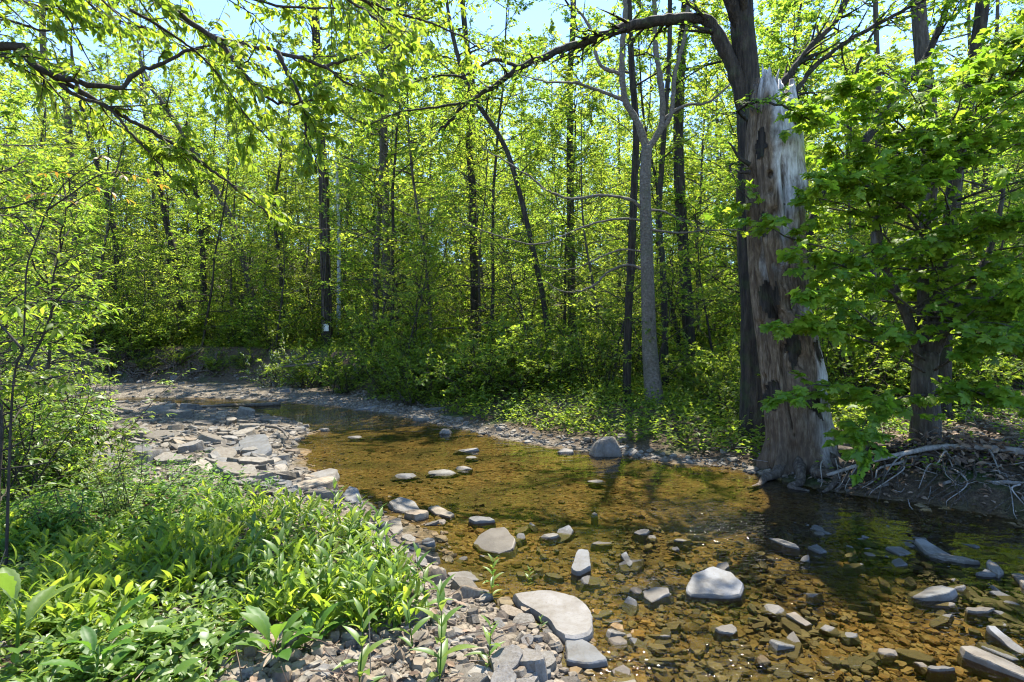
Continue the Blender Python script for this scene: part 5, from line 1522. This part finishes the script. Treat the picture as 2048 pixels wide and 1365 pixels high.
put('broad_leaved_clump', 'smaller dark clump of broad leaves right beside the bigger one', 'plant', None, *R2, ed_leaf, onto(625, 1290)[0], 1.9, .75)
put('big_leaved_plant', 'broad-leaved plant cut off by the bottom edge near the lower left corner', 'plant', None, *R1, ed_leaf, onto(190, 1400)[0], 2.7, .7)
OVP = [(60, 1020), (300, 1000), (480, 1010), (560, 1080), (480, 1200), (470, 1300), (350, 1420), (60, 1420), (120, 1200)]
Q_ = px_sample(OVP, 34); G = onto(Q_[:, 0], Q_[:, 1])
for k, g in enumerate(G):
    put('ovate_leaved_plant', 'low plant with broad pointed leaves, one of many on the left bank', 'plant', 'broad-leaved low plants of the left bank', *R3, [ov_leaf, dk_leaf, ov_leaf][k % 3], g, rng.uniform(0, 6.28), rng.uniform(.6, 1.15))

def sprigs(name, label, P, hmin, hmax, nl, size, kind, mat, up=.35):
    b_ = Bag(); n = len(P)
    hgt = rng.uniform(hmin, hmax, n)
    for q in range(nl):
        t_ = (q + 1) / nl
        az = q * 2.4 + rng.uniform(0, 6.28, n)
        off = np.stack([np.cos(az), np.sin(az), 0 * az], 1) * (rng.uniform(.0, .45, n) * hgt)[:, None]
        p = P + off + np.stack([0 * az, 0 * az, hgt * t_ * rng.uniform(.7, 1.1, n)], 1)
        d = np.stack([np.cos(az), np.sin(az), rng.normal(up, .35, n)], 1)
        N = np.stack([rng.normal(0, .4, n), rng.normal(0, .4, n), np.ones(n)], 1)
        leaves(b_, kind, p, d, N, size * rng.uniform(.6, 1.25, n))
    return link(name, b_.mesh(name, M[mat]), label=label, kind='stuff')
LOWP = [(-300, 960), (60, 1000), (430, 990), (540, 990), (620, 1010), (740, 1080), (800, 1170), (820, 1240), (780, 1260), (640, 1225), (480, 1250), (400, 1500), (-300, 1500)]
P, df, dn, fr_ = seen(LOWP, 1500, False)
P = P[vnoise(P * [1.9, 1.9, 0]) > -.16]
sprigs('ground_cover', 'dense low leafy ground cover of the left bank', P, .03, .15, 8, .06, 'oval', 'leaf_herb')
P, df, dn, fr_ = seen([(-300, 930), (300, 930), (560, 975), (420, 1100), (-300, 1150)], 1100, False)
sprigs('undergrowth', 'thick leafy undergrowth at the left edge', P, .06, .2, 9, .065, 'pinnate', 'leaf_dark')
P, df, dn, fr_ = seen([(-300, 1000), (700, 1000), (900, 1180), (1000, 1300), (1100, 1500), (-300, 1500)], 900, False)
b = Bag(); n = len(P); az = rng.uniform(0, 6.28, n)
leaves(b, 'oval', P + np.stack([0 * az, 0 * az, rng.uniform(.005, .03, n)], 1), np.stack([np.cos(az), np.sin(az), rng.normal(0, .3, n)], 1), np.stack([rng.normal(0, .4, n), rng.normal(0, .4, n), np.ones(n)], 1), rng.uniform(.03, .08, n))
link('leaf_litter', b.mesh('leaf_litter', M['dead_leaf']), label='dead leaves between the plants of the left bank', kind='stuff')
b = Bag()
for p in P[:160]:
    d = nrm(rng.normal(0, 1, 3) * np.array([1, 1, .35]) + [0, 0, .12]); L = rng.uniform(.08, .35)
    tube(b, np.array([p + [0, 0, .01], p + d * L * .5 + [0, 0, .02], p + d * L + [0, 0, .01]]), [.003, .0028, .002], 4)
link('twig_litter', b.mesh('twig_litter', M['dead_leaf']), label='dry twigs and dead stems between the plants of the left bank', kind='stuff')
P, df, dn, fr_ = seen([(-300, 940), (400, 960), (720, 1060), (840, 1250), (500, 1260), (-300, 1500)], 900, False)
P = P[vnoise(P * [1.5, 1.5, 0] + 7) > -.15]
sprigs('seedlings', 'small bright seedlings between the plants of the left bank', P, .05, .22, 10, .045, 'pinnate', 'leaf_shrub', .5)
# grass-like blades and narrow-leaved stand
P, df, dn, fr_ = seen([(0, 1000), (420, 1000), (640, 1000), (780, 1120), (860, 1250), (760, 1270), (480, 1270), (0, 1300)], 520, False)
P = P[vnoise(P * [1.2, 1.2, 0] + 3) > 0]
sprigs('grass', 'narrow grassy blades between the bank plants', P, .05, .22, 9, .11, 'lance', 'leaf_shrub', 1.4)

# far bank
def world_pts(n, x0, x1, y0, y1, m, farbank=True):
    x, y = rng.uniform(x0, x1, n), rng.uniform(y0, y1, n)
    h_, w_, df, dn, fr_ = terrain(x, y, True)
    fw = np.interp(x, [-14, -8, -4.5, -1, 2.4, 3.2, 4.2, 9], [5.5, 4.6, 1.3, .6, .4, .25, .05, .0])
    k = (~w_) & (fr_ & (df > fw + m) if farbank else (~fr_ & (dn > 4.5) & (x < -5)))
    return np.stack([x, y, h_], 1)[k]
P = np.vstack([world_pts(3600, -13, 10, 7, 26, .12), world_pts(5200, -4, 6, 7.5, 17, .06), world_pts(1500, -18, -5, 21, 29, .2), world_pts(1500, -14, -5, 4, 16, 0, False)])
k = (np.abs(P[:, 0] - 5.2) > 1.6) | (P[:, 1] > 8.4)
sprigs('ground_cover', 'leafy ground cover on the far bank under the trees', P[k], .08, .5, 9, .085, 'quad', 'leaf_shrub')
P = world_pts(5200, -48, 48, 24, 62, .25)
sprigs('forest_floor_plants', 'low green plants over the floor of the wood', P, .2, .8, 9, .24, 'quad', 'leaf_far')
P = np.vstack([world_pts(5200, 2.5, 9, 4.5, 10, .02), world_pts(2500, -12, 9, 9, 24, .1)])
b = Bag(); n = len(P); az = rng.uniform(0, 6.28, n)
leaves(b, 'oval', P + np.stack([0 * az, 0 * az, rng.uniform(.005, .05, n)], 1), np.stack([np.cos(az), np.sin(az), rng.normal(0, .3, n)], 1), np.stack([rng.normal(0, .4, n), rng.normal(0, .4, n), np.ones(n)], 1), rng.uniform(.05, .11, n))
link('leaf_litter', b.mesh('leaf_litter', M['dead_leaf']), label='brown dead leaves lying on the far bank', kind='stuff')
P = at(1940, 905, 6.7)[None] + rng.normal(0, 1, (900, 3)) * np.array([.42, .28, .0])
P[:, 2] = terrain(P[:, 0], P[:, 1]) + .02 + .26 * np.exp(-((P[:, 0] - at(1940, 905, 6.7)[0]) / .45) ** 2) * rng.random(900)
b = Bag(); n = 900; az = rng.uniform(0, 6.28, n)
leaves(b, 'oval', P, np.stack([np.cos(az), np.sin(az), rng.normal(0, .5, n)], 1), rng.normal(0, 1, (n, 3)) + [0, 0, .8], rng.uniform(.05, .12, n))
link('leaf_pile', b.mesh('leaf_pile', M['dead_leaf']), label='heap of brown dead leaves caught on the right bank', kind='stuff')

for k, (px, py) in enumerate([(235, 700), (300, 696), (370, 690), (440, 688), (500, 690), (170, 705), (335, 684), (545, 700)]):
    q = onto(px, py)[0]
    place('shrub', q[0], q[1] + .6, sc=1.35, label=['shrub hanging over the brink of the left cut bank', 'shrub on top of the left cut bank under the bent trunk', 'bushy shrub on the brink above the exposed roots', 'shrub on the cut bank near the slanting trunk', 'shrub at the right end of the cut bank top', 'shrub at the left end of the cut bank, by the thicket', 'rear shrub on top of the left cut bank', 'shrub between the cut bank and the white-flowering shrub'][k])
b = Bag()
P = world_pts(900, 3.0, 8.5, 4.8, 8.6, .0)
for p in P[:420]:
    d = nrm(rng.normal(0, 1, 3) * np.array([1, 1, .25]) + [0, 0, .1]); L = rng.uniform(.12, .6); r_ = rng.uniform(.002, .006)
    tube(b, np.array([p + [0, 0, .01], p + d * L * .5 + [0, 0, .03] + rng.normal(0, .02, 3), p + d * L + [0, 0, .01]]), [r_, r_ * .9, r_ * .5], 4)
link('twig_litter', b.mesh('twig_litter', M['driftwood']), label='fallen twigs strewn over the right bank', kind='stuff')
P = world_pts(1500, 3.0, 8.5, 4.8, 8.6, .0)
stones_bulk('rubble', 'small stones stuck in the soil of the right bank', P[:420], np.clip(rng.lognormal(-3.0, .45, min(420, len(P))), .02, .14), 'stone_dark', True, .4)
P = world_pts(700, 3.0, 8.5, 6.2, 9.5, .1)
sprigs('bank_plants', 'sparse low plants on the right bank', P[:260], .05, .22, 8, .07, 'oval', 'leaf_maple')
# more slaty stones lying in the shallows
P, df, dn, fr_ = seen([(640, 985), (900, 1060), (1250, 1040), (1480, 1100), (2040, 1110), (2040, 1360), (1190, 1360), (1000, 1170), (860, 1090)], 120, True)
for p in P:
    k = int(rng.integers(7)); s_ = float(np.clip(rng.lognormal(-2.35, .45), .05, .22))
    o = link('creek_stone', FM[[2, 2, 0, 4, 2, 5, 1][k]], label='small flat stone in the shallow creek, one of many alike', cat='stone', group='small flat stones in the shallow creek', loc=(p[0], p[1], max(p[2], -.03)))
    o.rotation_euler = (rng.normal(0, .2), rng.normal(0, .2), rng.uniform(0, 6.28)); o.scale = (s_ * 1.2, s_ * .8, s_ * 1.1)
for k, (px, py) in enumerate([(215, 742), (290, 738), (360, 735), (430, 738), (490, 742)]):
    q = onto(px, py)[0]
    place('shrub', q[0], q[1], sc=.62, label=['small shrub low on the left cut bank near the thicket', 'small shrub among the bare roots of the left cut bank', 'small bush halfway down the left cut bank', 'small bush low on the cut bank, left of the white blossom', 'small bush at the foot of the cut bank beside the white-flowering shrub'][k])
# shrubs the photograph singles out on the far bank
for (px, Y, idx, sc, lb) in [(690, 17.5, 0, .95, 'bright bushy shrub below the vine-clad tree'), (770, 16.2, 1, .9, 'bright bushy shrub right of the vine-clad tree above the water line'), (850, 15.2, 2, .8, 'shrub beside the bare notch in the far bank'), (960, 13.6, 3, 1.0, 'big bright shrub in the middle of the far bank'), (1030, 13.2, 4, .95, 'bushy shrub right of the middle of the far bank'), (1100, 12.8, 0, .8, 'shrub below the leaning slender stem'),
                             (1190, 12.6, 1, .8, 'shrub left of the slender dark stem'), (1410, 12.2, 2, .5, 'low shrub right of the pale forked tree'), (1205, 11.3, 3, .28, 'small leafy bush at the foot of the slender dark stem'), (1365, 10.9, 4, .26, 'small bush right of the foot of the pale forked tree'), (1450, 10.8, 1, .5, 'bush between the pale forked tree and the dead snag'), (620, 19.5, 4, .9, 'dense shrub right of the white-flowering bush'), (915, 14.8, 0, .7, 'shrub overhanging the bare notch in the far bank')]:
    x = (px - CX) / F * Y
    place('shrub', x, Y, rz=idx, sc=sc * 1.3, label=lb, idx=idx)
w, f = shrub(455, 1.7, 1.2, 16, .07)
x = (560 - CX) / F * 20.0
wf = link('flowering_shrub', None, label='shrub speckled with white blossom at the foot of the cut bank', cat='shrub', loc=(x, 20.0, hz(x, 20.0)))
link('stems', w.mesh('stems', M['bark_twig'], True), wf); link('foliage', f.bag('quad').mesh('foliage', M['leaf_shrub']), wf)
P, D, N, S = f.arrays(); k = rng.random(len(P)) < .22
b = Bag(); leaves(b, 'quad', P[k] + [0, 0, .03], D[k], N[k], S[k] * .8); link('blossom', b.mesh('blossom', M['blossom']), wf)

# roots of the cut bank on the left, driftwood
rb = np.array([-12.5, 25.0, 0.0]); rb = onto(330, 735)[0]
rt = link('exposed_roots', None, label='tangle of bare roots hanging out of the cut bank on the left', cat='roots', loc=rb)
for k in range(30):
    rs = np.random.default_rng(1200 + k)
    p = onto(rs.uniform(190, 560), rs.uniform(712, 748))[0]
    L = rs.uniform(.6, 2.2); a0 = rs.uniform(-2.8, -.3)
    pts = []
    for t_ in np.linspace(0, 1, 6):
        x, y = p[0] + L * t_ * math.cos(a0) + rs.normal(0, .08), p[1] + L * t_ * math.sin(a0) * .4
        pts.append([x, y, hz(x, y) + .05 + .2 * rs.random()])
    zroot(pts, rs.uniform(.02, .06), .01, rb, 'root', 'root', rt, 16)
lg = onto(500, 819)[0]; b = Bag()
tube(b, spline(np.array([onto(405, 823)[0], onto(450, 820)[0], lg, onto(560, 815)[0]]) - lg + [0, 0, .10], 24), np.linspace(.03, .055, 24), 8, .15)
link('driftwood', b.mesh('driftwood', M['bark_pale'], True), label='bleached straight stick lying across the gravel bar', cat='branch', loc=lg)
lg = onto(560, 880)[0]; b = Bag()
tube(b, spline(np.array([onto(530, 872)[0], onto(552, 874)[0], onto(566, 882)[0], onto(576, 897)[0]]) - lg + [0, 0, .16], 20), np.linspace(.025, .015, 20), 7, .15)
link('driftwood', b.mesh('driftwood', M['bark_pale'], True), label='curved pale stick by the dark tilted slab', cat='branch', loc=lg)
lg = at(640, 740, 18.6); b = Bag()
tube(b, np.array([at(560, 735, 18.8), at(620, 728, 18.6), at(665, 720, 18.5)]) - lg, [.03, .035, .02], 7, .15)
link('dead_branch', b.mesh('dead_branch', M['bark_pale'], True), label='pale dead branch poking out of the shrubs below the vine-clad tree', cat='branch', loc=lg)
